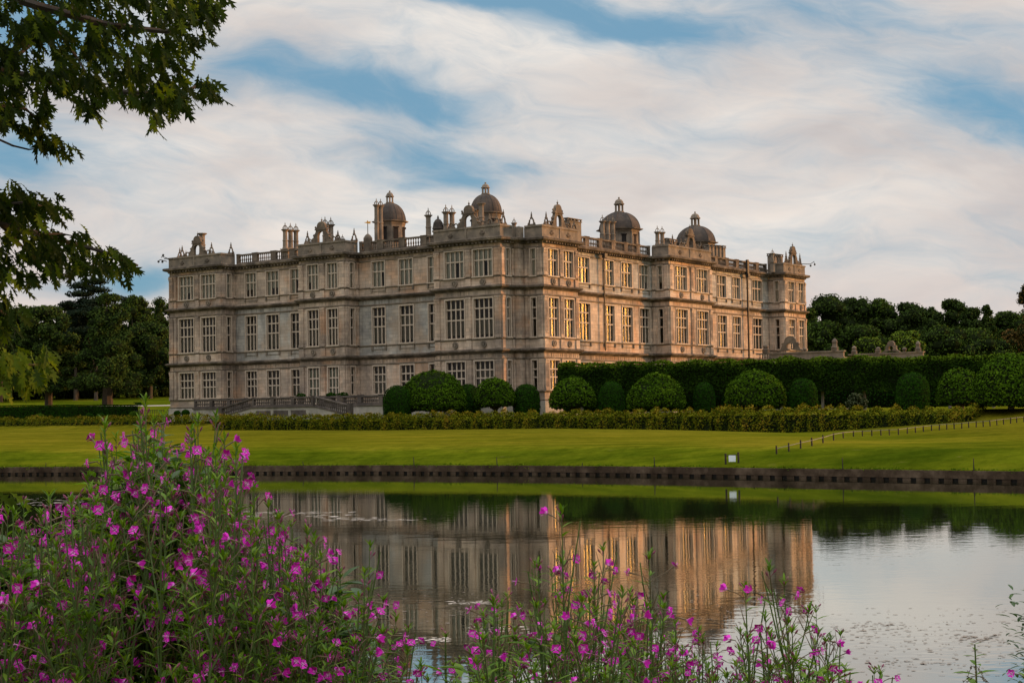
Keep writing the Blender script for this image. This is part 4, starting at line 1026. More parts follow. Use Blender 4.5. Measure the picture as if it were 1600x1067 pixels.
# ------------------------------------------------------------------ clipped trees on the terrace lawn
def clipped(px, ytop, ybot, wpx, D, kind, label, trunk=False, mat='yew', n=None, size=None, group=None):
    seed = int(px*3+ytop); rg = np.random.default_rng(seed)
    b = P3(px, 640, D); X_, D_ = XD(b); zg = float(zter(X_, D_)); top = P3(px, ytop, D)[2]; bot = P3(px, ybot, D)[2] if ybot else zg-0.2
    r = wpx/2/F*D; H_ = top-zg; b0 = bot-zg
    o = empty('topiary_tree' if kind == 'dome' else 'clipped_yew', (b[0], b[1], zg)); tag(o, label, 'topiary', group)
    # profile from bottom to top, in (radius, height)
    hh = H_-b0
    if kind == 'dome': prof = [(0.25, 0.10), (0.72, 0.0), (0.95, 0.04), (1.0, 0.14), (0.975, 0.32), (0.90, 0.50), (0.77, 0.68), (0.58, 0.84), (0.33, 0.955), (0.0, 1.0)]
    else: prof = [(0.85, 0.0), (0.95, 0.12), (1.0, 0.35), (0.985, 0.55), (0.90, 0.74), (0.72, 0.88), (0.45, 0.96), (0.2, 0.995), (0.0, 1.0)]
    pr = np.array([p_[0] for p_ in prof])*r; pz = np.array([p_[1] for p_ in prof])*hh+b0
    seg = np.hypot(np.diff(pr), np.diff(pz)); rm = (pr[1:]+pr[:-1])/2+0.02; area = seg*rm
    n = n or int(np.clip(area.sum()*2*math.pi*(105 if kind == 'dome' else 150), 3000, 16000)); size = size or (0.17 if kind == 'dome' else 0.115)
    k = rg.choice(len(seg), n, p=area/area.sum()); t = rg.random(n); a = rg.random(n)*2*math.pi
    R_ = pr[k]+(pr[k+1]-pr[k])*t; Z_ = pz[k]+(pz[k+1]-pz[k])*t
    nr_ = np.stack([(pz[k+1]-pz[k]), (pr[k]-pr[k+1])], 1); nr_ /= np.linalg.norm(nr_, axis=1, keepdims=True)
    N_ = np.stack([np.cos(a)*nr_[:, 0], np.sin(a)*nr_[:, 0], nr_[:, 1]], 1)
    P_ = np.stack([np.cos(a)*R_, np.sin(a)*R_, Z_], 1)
    # shallow lumps in the clipped surface
    if kind == 'dome':
        ph = rg.random(12)*6.28; fr = rg.normal(size=(12, 3))*2.6/max(r, 1)*1.3
        lump = sum(np.sin(P_@fr[i]+ph[i]) for i in range(12))/12
        P_ += N_*(lump*0.16*r*0.35)[:, None]*2.4
        P_[:, 2] += 0.05*np.sin(P_[:, 2]*9+3*np.sin(a*3+ph[0]))
        P_ += N_*(rg.random(n)**2*0.16-0.05)[:, None]
    else:
        lump = np.zeros(n); P_ += N_*(rg.random(n)*0.05-0.02)[:, None]
    V, Q = leafquads(P_, N_, size, rg, 0.55 if kind == 'dome' else 0.35, 0.8)
    link('foliage', fastmesh('foliage', V, Q, M[mat], np.clip(rg.random(n)*0.8+0.25*lump+0.1, 0, 1)), o)
    q_ = MB(); q_.lathe(0, 0, [(max(0.01, a_-0.10), max(b0+0.04, c_-0.08)) for a_, c_ in zip(pr, pz)], 20); q_.build('inner_foliage', M['core'] if kind == 'dome' else M['core'], o)
    q_ = MB(); tr_ = 0.22 if trunk else 0.14
    q_.tube([(0, 0, -0.3), (0.02, 0, 0.4), (0.05, 0.03, max(b0+0.8, 0.9))], [tr_*1.3, tr_, tr_*0.8], 7)
    if trunk:
        for j in range(5): a = j*1.26+px; q_.tube([(0, 0, b0*0.5+0.1), (0.5*r*math.cos(a), 0.5*r*math.sin(a), b0+0.45)], [tr_*0.6, tr_*0.3], 5)
    q_.build('trunk', M['pale_bark'] if trunk == 'pale' else M['bark'], o)
    return o
G1 = 'clipped topiary in front of the mansion'
clipped(621, 602, None, 45, 150, 'yew', 'dark smooth clipped yew at the left end of the topiary row', group=G1)
clipped(677, 579, 640, 104, 152, 'dome', 'largest bright green domed tree left of the mansion corner', True, 'bay_tree', group=G1)
clipped(732, 600, None, 40, 156.5, 'yew', 'dark yew half hidden behind the largest domed tree', group=G1)
clipped(774, 591, 635, 66, 153.5, 'dome', 'domed tree between the half hidden yew and the yew by the corner', True, 'bay_tree', group=G1)
clipped(823, 600, None, 43, 154, 'yew', 'dark clipped yew directly below the near corner of the mansion', group=G1)
clipped(895, 590, 636, 71, 148, 'dome', 'domed tree at the left end of the tall hedge', True, 'bay_tree', group=G1)
clipped(956, 596, None, 41, 146, 'yew', 'first dark yew standing before the tall hedge', group=G1)
clipped(1026, 586, 637, 89, 141, 'dome', 'wide domed tree under the middle bay of the sunlit front', True, 'bay_tree', group=G1)
clipped(1101, 597, None, 34, 143, 'yew', 'smallest dark yew, between two wide domed trees', group=G1)
clipped(1181, 579, 636, 92, 135, 'dome', 'wide domed tree under the pavilion end of the hedge', True, 'bay_tree', group=G1)
clipped(1256, 591, None, 44, 133, 'yew', 'dark yew right of the pavilion dome tree, before the shaded hedge', group=G1)
clipped(1427, 582, None, 52, 126, 'yew', 'tallest dark yew on the right, left of two big domes', group=G1)
clipped(1502, 577, 632, 76, 128, 'dome', 'domed tree tucked behind the giant one at the right edge', 'pale', 'bay_tree', group=G1)
clipped(1580, 556, 634, 122, 116, 'dome', 'giant domed tree cut by the right edge', 'pale', 'bay_tree', group=G1)
# small loose standard tree
o = make_tree(1338, 611, 17, 131, 'small grey green mop headed standard tree before the shaded hedge', 'olive', n=900, size=0.16, name='standard_tree', seed=5)

# tall pleached hedge
def hedge_strip(name, label, A, B, zlo, ztop, th, mat, dens, size, cat='hedge', trunks=None, lump=0.12, spread=0.6, mound=0.0, core=True, n_max=60000, profile_round=0.25, wob=0.0, lit_shoots=False):
    """a hedge from A to B (x, y), its underside zlo and its top ztop above the ground (functions of 0..1)"""
    A = np.array(A, float); B = np.array(B, float); L_ = np.linalg.norm(B-A); t = (B-A)/L_; nn = np.array([t[1], -t[0]])
    rg = np.random.default_rng(int(L_*100)); o = empty(name, (A[0], A[1], 0)); tag(o, label, cat)
    hm = float(np.mean([ztop(x)-zlo(x) for x in np.linspace(0, 1, 9)])); per = hm+th
    n = min(n_max, int(L_*(hm*1.0+th)*dens)); u = rg.random(n)*L_; s_ = rg.random(n)*per
    f = u/L_; zl = np.array([zlo(x) for x in np.linspace(0, 1, 65)]); zh_ = np.array([ztop(x) for x in np.linspace(0, 1, 65)])
    zl = np.interp(f, np.linspace(0, 1, 65), zl); zh_ = np.interp(f, np.linspace(0, 1, 65), zh_)-(0.24 if mound else 0.0)
    front = s_ < hm
    z = np.where(front, zl+(zh_-zl)*s_/hm, zh_); d = np.where(front, 0.0, -(s_-hm))
    top_in = np.where(front & (zh_-z < profile_round), profile_round-(zh_-z), 0); d = d-top_in*0.7
    N_ = np.where(front[:, None], np.array([nn[0], nn[1], 0.25]), np.array([0, 0, 1.0]))
    ends = rg.random(n) < th/L_*1.0
    ph = rg.random(10)*6.28; fu = rg.normal(size=10)*1.8; fz = rg.normal(size=10)*1.8
    lp = sum(np.sin(u*fu[i]+(z+d*1.3)*fz[i]+ph[i]) for i in range(10))/4
    if mound: 
        dd_ = np.where(front, 0, s_-hm); m_ = np.abs(np.sin(u*math.pi/mound+np.sin(u*0.7)*0.8+np.where(dd_ > th*0.5, 1.3, 0)))*(0.75+0.25*np.abs(np.sin(dd_*math.pi/1.3))); z = z+(m_-0.6)*wob*(z-zl)/np.maximum(zh_-zl, 0.1)*1.0; lp = lp+(m_-0.6)*2.6
    off = lp*lump + rg.random(n)**2*lump*1.2
    x = A[0]+t[0]*u+nn[0]*d; y = A[1]+t[1]*u+nn[1]*d
    P_ = np.stack([x, y, z], 1)+N_*off[:, None]
    P_ -= np.array([A[0], A[1], 0])
    e0 = ends; P_[e0, :2] -= (u[e0]*0.98)[:, None]*t; P_[e0, :2] += nn*(-rg.random(e0.sum())*th)[:, None]; N_[e0] = (-t[0], -t[1], 0.2)
    e1 = ends & (rg.random(n) < 0.5); P_[e1, :2] += t*(L_*0.995)
    V, Q = leafquads(P_, N_, size, rg, spread, 0.8)
    top_light = (np.clip((z-(zh_-0.9))/0.9, 0, 1)**1.3)*0.75 if lit_shoots else 0.0        # paler top leaves: new growth, with the light from above put into their colour
    link('foliage', fastmesh('foliage', V, Q, M[mat], np.clip(0.15+0.6*rg.random(n)+0.15*lp+top_light, 0, 1.3)), o)
    q_ = MB(); K = max(8, int(L_/1.5))
    for i in range(K):
        u0, u1 = L_*i/K, L_*(i+1)/K; c = []
        for uu, dd in ((u0+0.0, -0.12), (u0, -th+0.1), (u1, -th+0.1), (u1, -0.12)):
            c.append((t[0]*uu+nn[0]*dd, t[1]*uu+nn[1]*dd, zlo(uu/L_)+0.05))
        for uu, dd in ((u0, -0.12-profile_round*0.5), (u0, -th+0.2), (u1, -th+0.2), (u1, -0.12-profile_round*0.5)):
            c.append((t[0]*uu+nn[0]*dd, t[1]*uu+nn[1]*dd, ztop(uu/L_)-0.12-(wob*0.5+0.30 if mound else 0)))
        q_.hexa(c)
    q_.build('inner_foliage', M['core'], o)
    if trunks:
        for uu in trunks:
            q_ = MB(); q_.tube([(t[0]*uu-nn[0]*th*0.4, t[1]*uu-nn[1]*th*0.4, zlo(uu/L_)-2.2), (t[0]*uu-nn[0]*th*0.4, t[1]*uu-nn[1]*th*0.4, zlo(uu/L_)+0.5)], [0.17, 0.13], 7)
            q_.build('trunk', M['pale_bark'], o)
    return o
a, b = P3(872, 640, 152), P3(1660, 640, 141)
Lh = np.linalg.norm((b-a)[:2])
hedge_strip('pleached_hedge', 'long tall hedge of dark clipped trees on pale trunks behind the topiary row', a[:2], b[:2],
            lambda f: 1.35+0.2*math.sin(f*120), lambda f: np.interp(f, [0, 0.33, 0.57, 0.75, 1], [4.45, 4.42, 4.45, 4.30, 4.45])+0.10*math.sin(f*95)+0.07*math.sin(f*41+1), 2.6, 'hedge', 115, 0.17, trunks=[2.2+3.9*k for k in range(int(Lh/3.9))], lump=0.15, n_max=90000, lit_shoots=True)
a, b = P3(880, 640, 157), P3(1680, 640, 146)
hedge_strip('yew_hedge', 'dark low hedge in the shade behind the pale trunks', a[:2], b[:2], lambda f: -0.3, lambda f: 1.9, 1.2, 'yew', 45, 0.2, n_max=12000)
a, b = P3(-120, 650, 194), P3(209, 650, 194)
hedge_strip('clipped_hedge', 'square cut dark hedge on the lawn below the left wood', a[:2], b[:2], lambda f: -0.4, lambda f: 1.65+0.3*(1-f), 2.5, 'yew', 130, 0.13, lump=0.04, n_max=14000)
# yellow green border shrubs along the lawn's edge
YH = -19.0
def border(name, label, x0, x1, yy, hgt, seed=0, dens=170, mound=1.3):
    def zg(x):
        X_, D_ = XD((x, yy)); return float(zter(X_, D_))
    hedge_strip(name, label, (x0, yy), (x1, yy), lambda f: zg(x0+(x1-x0)*f)-0.15, lambda f: hgt(f)+0.07*math.sin(f*(x1-x0)*1.9)+0.05*math.sin(f*(x1-x0)*4.3+1), 2.6, 'border', dens, 0.13, 'border hedge', lump=0.17, spread=0.8, mound=mound, n_max=42000, profile_round=0.4, wob=0.22)
xa = on_y(333, YH, 660); xb_ = on_y(1112, YH, 660); xc = on_y(1508, YH, 660)
border('shrub_border', 'low clumpy yellow green shrub border along the middle of the lawn', xa, xb_, YH, lambda f: np.interp(f, [0, 1], [-0.10, -0.20]))
border('shrub_border', 'taller rust tinged right end of the shrub border, behind the post and rail line', xb_+0.2, xc, YH, lambda f: np.interp(f, [0, 0.4, 1], [-0.20, -0.12, -0.42]), dens=150)
border('shrub_border', 'left part of the shrub border, set back below the square hedge', on_y(-40, YH+3, 665), xa+1.0, YH+3.2, lambda f: np.interp(f, [0, 1], [0.22, 0.05]), dens=110)
# small box balls behind the border
for i, (px, y, wpx, lb) in enumerate([(62, 651, 17, 'far left small box ball before the square hedge'), (140, 650, 15, 'left of two neighbouring box balls before the square hedge'), (158, 650, 15, 'right of two neighbouring box balls before the square hedge'),
        (210, 647, 16, 'box ball at the right end of the square hedge'), (277, 645, 11, 'first small box ball beside the left corner of the mansion'), (290, 644, 13, 'second small box ball beside the left corner of the mansion'),
        (327, 645, 17, 'round box ball standing alone before the terrace wall'), (361, 648, 14, 'box ball at the foot of the left steps'), (482, 646, 14, 'flat box ball below the middle of the terrace'), (503, 645, 18, 'wide box ball below the right landing'),
        (537, 644, 20, 'broad box ball at the foot of the right steps'), (565, 643, 19, 'box ball right of the right steps')]):
    D = 176 if px > 250 else 188
    b = P3(px, y+wpx*0.7, D); X_, D_ = XD(b); r = wpx/2/F*D; zc = P3(px, y, D)[2]; rg = np.random.default_rng(i)
    zb = min(zc, float(zter(X_, D_))+r)
    o = empty('box_ball', (b[0], b[1], 0)); tag(o, lb, 'topiary ball', 'small clipped box balls')
    me = crown_mesh('foliage', i, M['yew' if i % 3 else 'bay_tree'], [(0, 0, zc+wpx*0.0-r*0.2)], np.array([(r, r, r*0.85)]), 900, 0.11, 0.5, -1.1, 0.08); link('foliage', me, o)
    q_ = MB(); q_.lathe(0, 0, [(r*0.6, float(zter(X_, D_))-0.2), (r*0.85, zc-r*0.3), (r*0.8, zc), (r*0.5, zc+r*0.4), (0.02, zc+r*0.55)], 10); q_.build('inner_foliage', M['core'], o)

# railing left of the house, path, plants on the terrace rail
a, b = P3(210, 640, 192), P3(263, 640, 192); s = Seg((0, 0), (b[0]-a[0], b[1]-a[1]), 'r'); o = empty('iron_railing', (a[0], a[1], 0)); tag(o, 'thin dark iron railing between the square hedge and the mansion', 'railing')
zb = P3(236, 641, 192)[2]; q_ = MB(); s.box(q_, 0, s.L, zb-0.06, zb, -0.03, 0.03); s.box(q_, 0, s.L, zb-0.75, zb-0.70, -0.03, 0.03); q_.build('rail', M['iron'], o)
for k in range(16): q_ = MB(); uu = s.L*k/15; s.box(q_, uu-0.025, uu+0.025, -0.6, zb+0.08, 0.031, 0.07); q_.build('bar', M['iron'], o)
pm_, t, b_ = material('pale_gravel', 0.95, 0.1); t.l.new(t.mix(t.noise(objcoord(t), 3.0, 5), (0.30, 0.27, 0.22), (0.46, 0.42, 0.35)), b_.inputs['Base Color']); M['gravel'] = pm_
q_ = MB()
for k in range(24):
    x0, x1 = -75+k*1.6-12, -75+(k+1)*1.6-12
    def g_(X, D): x, y = W2(X, D); return (x, y, float(zter(X, D))+0.05)
    q_.quad(g_(x0, 276), g_(x1, 276), g_(x1, 283), g_(x0, 283))
tag(q_.build('path', M['gravel']), kind='structure')
for px, lb in ((457, 'dark potted shrub on the terrace left of the garden doors'), (535, 'dark potted shrub on the terrace right of the garden doors'), (564, 'dark potted shrub furthest right on the terrace')):
    b = P3(px, 618, 166.5); r = 0.48; o = empty('potted_shrub', (b[0], -7.0, 0)); tag(o, lb, 'potted plant', 'potted shrubs on the terrace')
    zc = 2.05; link('foliage', crown_mesh('foliage', px, M['yew'], [(0, 0, zc)], np.array([(0.75, 0.4, 0.33)]), 500, 0.13, 0.6, -1.1, 0.3), o)
    q_ = MB(); q_.lathe(0, 0, [(0.25, 0.99), (0.42, 1.55), (0.46, 1.75), (0.3, 1.78)], 10); q_.build('pot', M['ornament'], o)

# ------------------------------------------------------------------ lawn furniture: post and rail line, notice, stakes
def ground_hit(px, py):
    d = ray(px, py); 
    for D in np.arange(60, 400, 0.2):
        p = CAM+d*D; X_, D_ = XD(p)
        if D_ > dbank(X_)+0.1 and p[2] <= float(zter(X_, D_)): return p
    return CAM+d*110
fp = [(1213.6, 710), (1233, 705.5), (1251, 701), (1269, 697), (1286, 692), (1302.7, 688), (1318, 684.5), (1333.6, 682.8), (1348, 682), (1362.4, 681.5), (1376.8, 680.5), (1390, 680), (1404, 679.5), (1417.6, 677.5), (1430.7, 676), (1443, 674.5), (1455.5, 673), (1467.6, 672), (1479.5, 671), (1491, 670.3), (1502.6, 669.5), (1514, 668.4), (1525.3, 667.5), (1536.5, 666.7), (1547.3, 665.9), (1558, 664.4), (1568.3, 663), (1579, 661.8), (1589, 660.6), (1600, 659.4), (1611, 658.4)]
fpp = [ground_hit(*p) for p in fp]; fo = empty('post_and_rail', tuple(fpp[0])); tag(fo, 'line of short dark posts with a thin rail curving up the right lawn', 'low fence'); base = fpp[0]
for i, p in enumerate(fpp):
    q = p-base; q_ = MB(); hp = 0.44 if i < 6 else 0.40; lx = (random.random()-0.5)*0.05
    q_.hexa([(q[0]+sx*0.034, q[1]+sy*0.034, q[2]-0.2) for sx, sy in ((-1, -1), (1, -1), (1, 1), (-1, 1))]+[(q[0]+sx*0.03+lx, q[1]+sy*0.03, q[2]+hp) for sx, sy in ((-1, -1), (1, -1), (1, 1), (-1, 1))])
    q_.build('post', M['post_wood'], fo)
q_ = MB(); q_.tube([tuple(p-base+np.array([0, 0, 0.36 if i > 4 else 0.30])) for i, p in enumerate(fpp)], 0.018, 5); q_.build('rail', simple('weathered_rail', (0.22, 0.20, 0.17), 0.8), fo)
p0, p1 = ground_hit(1134, 726.5), ground_hit(1154, 724.5); o = empty('notice_board', tuple(p0)); tag(o, 'small square white notice on a two post frame beside the water', 'notice')
dv = p1-p0
for q in (np.zeros(3), dv):
    q_ = MB(); q_.box(q[0]-0.035, q[0]+0.035, q[1]-0.035, q[1]+0.035, q[2]-0.2, q[2]+0.54); q_.box(q[0]-0.045, q[0]+0.045, q[1]-0.045, q[1]+0.045, q[2]+0.541, q[2]+0.57); q_.build('post', M['post_wood'], o)
q_ = MB(); q_.tube([(0, 0, 0.46), (dv[0], dv[1], dv[2]+0.46)], 0.02, 5); q_.build('rail', M['post_wood'], o)
bc = dv*0.5; q_ = MB(); r_, f_ = RGT, FH
def nb(u, d, z): return (bc[0]+r_[0]*u-f_[0]*d, bc[1]+r_[1]*u-f_[1]*d, bc[2]+z)
q_.hexa([nb(-0.17, 0.08, 0.14), nb(0.17, 0.08, 0.14), nb(0.17, 0.04, 0.14), nb(-0.17, 0.04, 0.14), nb(-0.17, 0.08, 0.45), nb(0.17, 0.08, 0.45), nb(0.17, 0.04, 0.45), nb(-0.17, 0.04, 0.45)]); q_.build('sign_panel', M['white'], o)
for px, y0, y1, dx, lb in ((69, 732, 723, 3, 'thin leaning stick at the water edge on the far left'), (478, 731, 721, -5, 'short bent stick leaning left at the water edge'), (649, 729, 714, -3, 'thin stick leaning left below the dark clipped yew'), (778, 729, 714, -2, 'thin stick leaning left below the mansion corner'), (907, 730, 723, 3, 'short leaning stick at the water edge before the left end of the tall hedge'),
                           (1024, 729, 714, -2, 'thin stick below the widest dome before the tall hedge'), (1318, 735, 715, -2, 'tall thin stake right of the white notice'), (1522, 738, 716, -1, 'tall thin stake nearest the right edge')):
    D = float(dbank((px-800)/F*75))-0.15; X_ = (px-800)/F*D
    for _ in range(3): D = float(dbank(X_))-0.15; X_ = (px-800)/F*D
    a = P3(px, y0+22, D); b = P3(px+dx, y1, D); q_ = MB(); b0 = P3(px, y0+22, D)
    q_.tube([tuple(a-b0), tuple((a+b)/2-b0), tuple(b-b0)], [0.035, 0.03, 0.018], 5); o = q_.build('mooring_stake', M['post_wood'], loc=tuple(b0)); tag(o, lb, 'stake', 'stakes along the edging')

# understorey that closes the woods down to the grass
def thicket(name, label, px0, px1, D, ylo, n, size, hmin, hmax, seed, mat='wood_dark'):
    rg = np.random.default_rng(seed); a, b = P3(px0, 640, D), P3(px1, 640, D+12); C, R_ = [], []
    L_ = np.linalg.norm((b-a)[:2]); K = int(L_/1.2)
    for i in range(K):
        t = i/K; x, y = a[0]+(b[0]-a[0])*t+rg.normal()*1.5, a[1]+(b[1]-a[1])*t+rg.normal()*3; X_, D_ = XD((x, y)); zg = float(zter(X_, D_))
        h = hmin+(hmax-hmin)*rg.random()
        for z_ in np.arange(1.2, h, 2.2): C.append((x-a[0]+rg.normal()*1.2, y-a[1]+rg.normal()*1.2, zg+z_)); R_.append((1.9+rg.random(), 1.9+rg.random(), 1.5+0.8*rg.random()))
    o = empty(name, (a[0], a[1], 0)); tag(o, label, 'undergrowth', kind='stuff')
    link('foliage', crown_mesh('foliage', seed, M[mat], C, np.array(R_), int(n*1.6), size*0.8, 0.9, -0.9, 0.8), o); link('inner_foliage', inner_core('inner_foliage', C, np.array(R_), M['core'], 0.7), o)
thicket('wood_undergrowth', 'dark undergrowth closing the left wood down to the grass', -90, 300, 345, 0, 60000, 0.5, 9, 15, 31)
thicket('wood_undergrowth', 'dark undergrowth closing the right wood behind the hedge', 1255, 1680, 348, 0, 42000, 0.5, 10, 16, 32)

# ------------------------------------------------------------------ overhanging oak, rooted on the near bank beyond the left edge
def lobed_leaf(sg):
    """half outline of a pointed, deeply lobed leaf, length 1 along y"""
    return [(0.02, 0.0), (0.03, 0.10), (0.11, 0.20), (0.045, 0.27), (0.22, 0.44), (0.07, 0.46), (0.27, 0.72), (0.08, 0.66), (0.14, 0.92), (0.035, 0.84), (0.0, 1.0)]
leaf_r = np.array(lobed_leaf(1)); nL = len(leaf_r)
spine = np.array([(0.0, 0.0), (0, 0.10), (0, 0.20), (0, 0.28), (0, 0.36), (0, 0.46), (0, 0.56), (0, 0.66), (0, 0.76), (0, 0.84), (0, 1.0)])
def oak_leaves(P_, T, N_, size, rg):
    """one lobed leaf per point, stem at P, growing along T, faces N"""
    n = len(P_); N_ = unit(N_ - (N_*T).sum(1, keepdims=True)*T); B = np.cross(T, N_)
    V, Q = [], []
    fold = 0.25
    for sg in (1, -1):
        o_ = leaf_r*[sg, 1]
        pts = np.concatenate([o_, spine])           # 22 points
        curl = -0.25*pts[:, 1]**2
        local = (pts[:, 0][None, :, None]*B[:, None, :] + pts[:, 1][None, :, None]*T[:, None, :] + (np.abs(pts[:, 0])*fold+curl)[None, :, None]*N_[:, None, :])
        V.append(P_[:, None, :]+local*size[:, None, None])
        q = np.array([(i, i+1, nL+i+1, nL+i) for i in range(nL-1)])
        Q.append(q)
    V = np.concatenate(V, 1); per = 4*nL
    q = np.concatenate([Q[0], Q[1]+2*nL]); Q = (q[None]+(np.arange(n)*per)[:, None, None]).reshape(-1, 4)
    return V.reshape(-1, 3), Q, len(q)
def inpoly(x, y, poly):
    c = False; j = len(poly)-1
    for i in range(len(poly)):
        xi, yi = poly[i]; xj, yj = poly[j]
        if (yi > y) != (yj > y) and x < (xj-xi)*(y-yi)/(yj-yi)+xi: c = not c
        j = i
    return c
oak = empty('oak_tree', tuple(P3(-900, 900, 9.0)*np.array([1, 1, 0])+np.array([0, 0, -1.75])))
OB = np.array(oak.location); tag(oak, 'overhanging oak with pointed lobed leaves reaching in from the upper left edge', 'tree')
tk = MB(); tp = [OB*0, np.array([0, 0, 2.0]), np.array([0.1, 0.1, 4.0]), np.array([0.2, 0.1, 7.0])]; tk.tube(tp, [0.40, 0.31, 0.27, 0.15], 10); tk.build('trunk', M['bark'], oak)
branches = [  # px polylines with depth
 ([(-500, 60), (-200, 90), (0, 110), (90, 130), (160, 143), (230, 146), (290, 142), (325, 128)], 8.6, 0.030),
 ([(-400, -80), (-100, -40), (60, 10), (170, 40), (260, 50), (320, 30)], 8.0, 0.034),
 ([(-300, 120), (-100, 170), (0, 165), (40, 170), (70, 200)], 8.2, 0.016), ([(-200, 190), (0, 219), (20, 228), (45, 234), (60, 232), (100, 232)], 8.4, 0.009),
 ([(-400, 260), (-150, 330), (0, 350), (60, 365), (130, 385), (185, 400), (215, 415)], 8.4, 0.024), ([(-200, 330), (0, 320), (40, 316), (66, 322)], 8.2, 0.012),
 ([(-300, 420), (-100, 440), (-20, 470), (20, 500)], 7.8, 0.016), ([(-300, 500), (-60, 550), (0, 560), (50, 570), (80, 566)], 7.2, 0.012), ([(60, 10), (120, 90), (150, 140)], 8.3, 0.012), ([(0, 110), (60, 60), (110, 20), (130, -20)], 8.2, 0.014),
 ([(170, 40), (230, 90), (270, 110)], 8.2, 0.010), ([(60, 365), (100, 366), (130, 372)], 8.2, 0.008), ([(0, 350), (50, 400), (100, 430)], 8.3, 0.012), ([(187, 153), (195, 165), (200, 178)], 8.5, 0.006)]
for pl_, D, r in branches:
    q_ = MB(); q_.tube([tuple(P3(x, y, D+0.15*math.sin(i*2.1))-OB) for i, (x, y) in enumerate(pl_)], [r*(1-0.75*i/(len(pl_)-1)) for i in range(len(pl_))], 6); q_.build('branch', M['oak_bark'], oak)
for D, y, px0 in ((8.6, 60, -500), (8.0, -80, -400), (8.2, 120, -300), (8.4, 260, -400), (7.8, 420, -300), (7.2, 500, -300)):
    q_ = MB(); e = P3(px0, y, D)-OB; z_ = max(1.2, min(6.5, e[2]-0.3)); q_.tube([(0.1, 0.05, z_), tuple((e+np.array([0.1, 0.05, z_]))/2+np.array([0, 0, 0.12])), tuple(e)], [0.10, 0.06, 0.034], 6); q_.build('branch', M['oak_bark'], oak)
rgo = np.random.default_rng(11)
polys = [ # polygon, leaves, droop direction (px), depth range, holes
 ([(-260, -60), (345, -60), (347, 12), (335, 38), (318, 52), (310, 75), (296, 88), (270, 96), (255, 102), (275, 112), (300, 118), (345, 130), (325, 150), (300, 150), (262, 165), (242, 190), (232, 160), (205, 148), (170, 152), (150, 170), (118, 172), (105, 150), (85, 150), (78, 180), (55, 175), (48, 150), (30, 145), (12, 185), (-20, 190), (-260, 190)], 3900, (7.4, 9.2)),
 ([(52, 206), (88, 206), (108, 226), (100, 238), (60, 240), (48, 228)], 34, (8.2, 8.5)),
 ([(20, 155), (50, 160), (75, 190), (50, 212), (28, 200)], 45, (8.2, 8.5)),
 ([(-200, 285), (20, 282), (52, 290), (90, 305), (96, 330), (70, 340), (60, 352), (125, 358), (160, 378), (196, 398), (214, 416), (196, 426), (150, 415), (120, 425), (60, 430), (0, 440), (-200, 450)], 1500, (7.8, 8.9)),
 ([(-200, 450), (16, 452), (28, 470), (30, 500), (15, 520), (-200, 545)], 300, (7.4, 8.0)),
 ([(-60, 535), (14, 534), (45, 548), (60, 552), (72, 538), (92, 552), (98, 566), (74, 572), (60, 585), (20, 600), (-60, 640)], 190, (6.9, 7.4)),
 ([(-60, 745), (2, 752), (4, 775), (-60, 800)], 14, (5.5, 5.8)),
]
holes = [(22, 12, 14), (35, 70, 9), (5, 38, 10), (200, 55, 12), (180, 42, 7), (268, 25, 6), (66, 70, 8), (150, 130, 4), (120, 30, 5), (225, 55, 7), (240, 118, 8), (20, 395, 6), (60, 405, 6)]
allV, allQ, allR = [], [], []; off = 0
for pi_, (poly, cnt, (d0, d1)) in enumerate(polys):
    xs_ = [p[0] for p in poly]; ys_ = [p[1] for p in poly]; Pp, T_ = [], []; 
    while len(Pp) < cnt:
        x = rgo.uniform(min(xs_), max(xs_)); y = rgo.uniform(min(ys_), max(ys_))
        if not inpoly(x, y, poly): continue
        if any((x-hx_)**2+(y-hy_)**2 < (hr_*1.25)**2 for hx_, hy_, hr_ in holes): continue
        # clusters of three to five leaves fanning from a twig tip
        D = rgo.uniform(d0, d1); k = int(rgo.integers(3, 6)); tip = P3(x, y, D); a0 = rgo.uniform(0, 6.28)
        for j in range(k):
            ang = a0+j*6.28/k*0.8+rgo.normal()*0.3
            dr = R2*(0.45+0.65*math.cos(ang))+FH*0.7*math.sin(ang)+np.array([0, 0, -0.65-0.5*rgo.random()])
            Pp.append(tip+rgo.normal(size=3)*0.015); T_.append(dr)
    Pp = np.array(Pp)-OB; T_ = unit(np.array(T_)); n = len(Pp)
    N_ = unit(np.array([0, 0, 1.0])*0.6+rgo.normal(size=(n, 3))*0.55-FH*0.35)
    V, Q, fpl = oak_leaves(Pp, T_, N_, 0.070+0.055*rgo.random(n), rgo)
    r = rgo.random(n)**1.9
    if pi_ in (5, 6): r = 0.68+0.38*rgo.random(n)  # backlit glow of the low sprays is put into the leaf colour
    else:   # a few random leaves get yellow-green backlight put into their colour
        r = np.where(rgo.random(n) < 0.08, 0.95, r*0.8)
    allV.append(V); allQ.append(Q+off); off += len(V); allR.append(np.repeat(r, fpl))
link('leaves', fastmesh('leaves', np.concatenate(allV), np.concatenate(allQ), M['oak'], np.concatenate(allR)), oak)

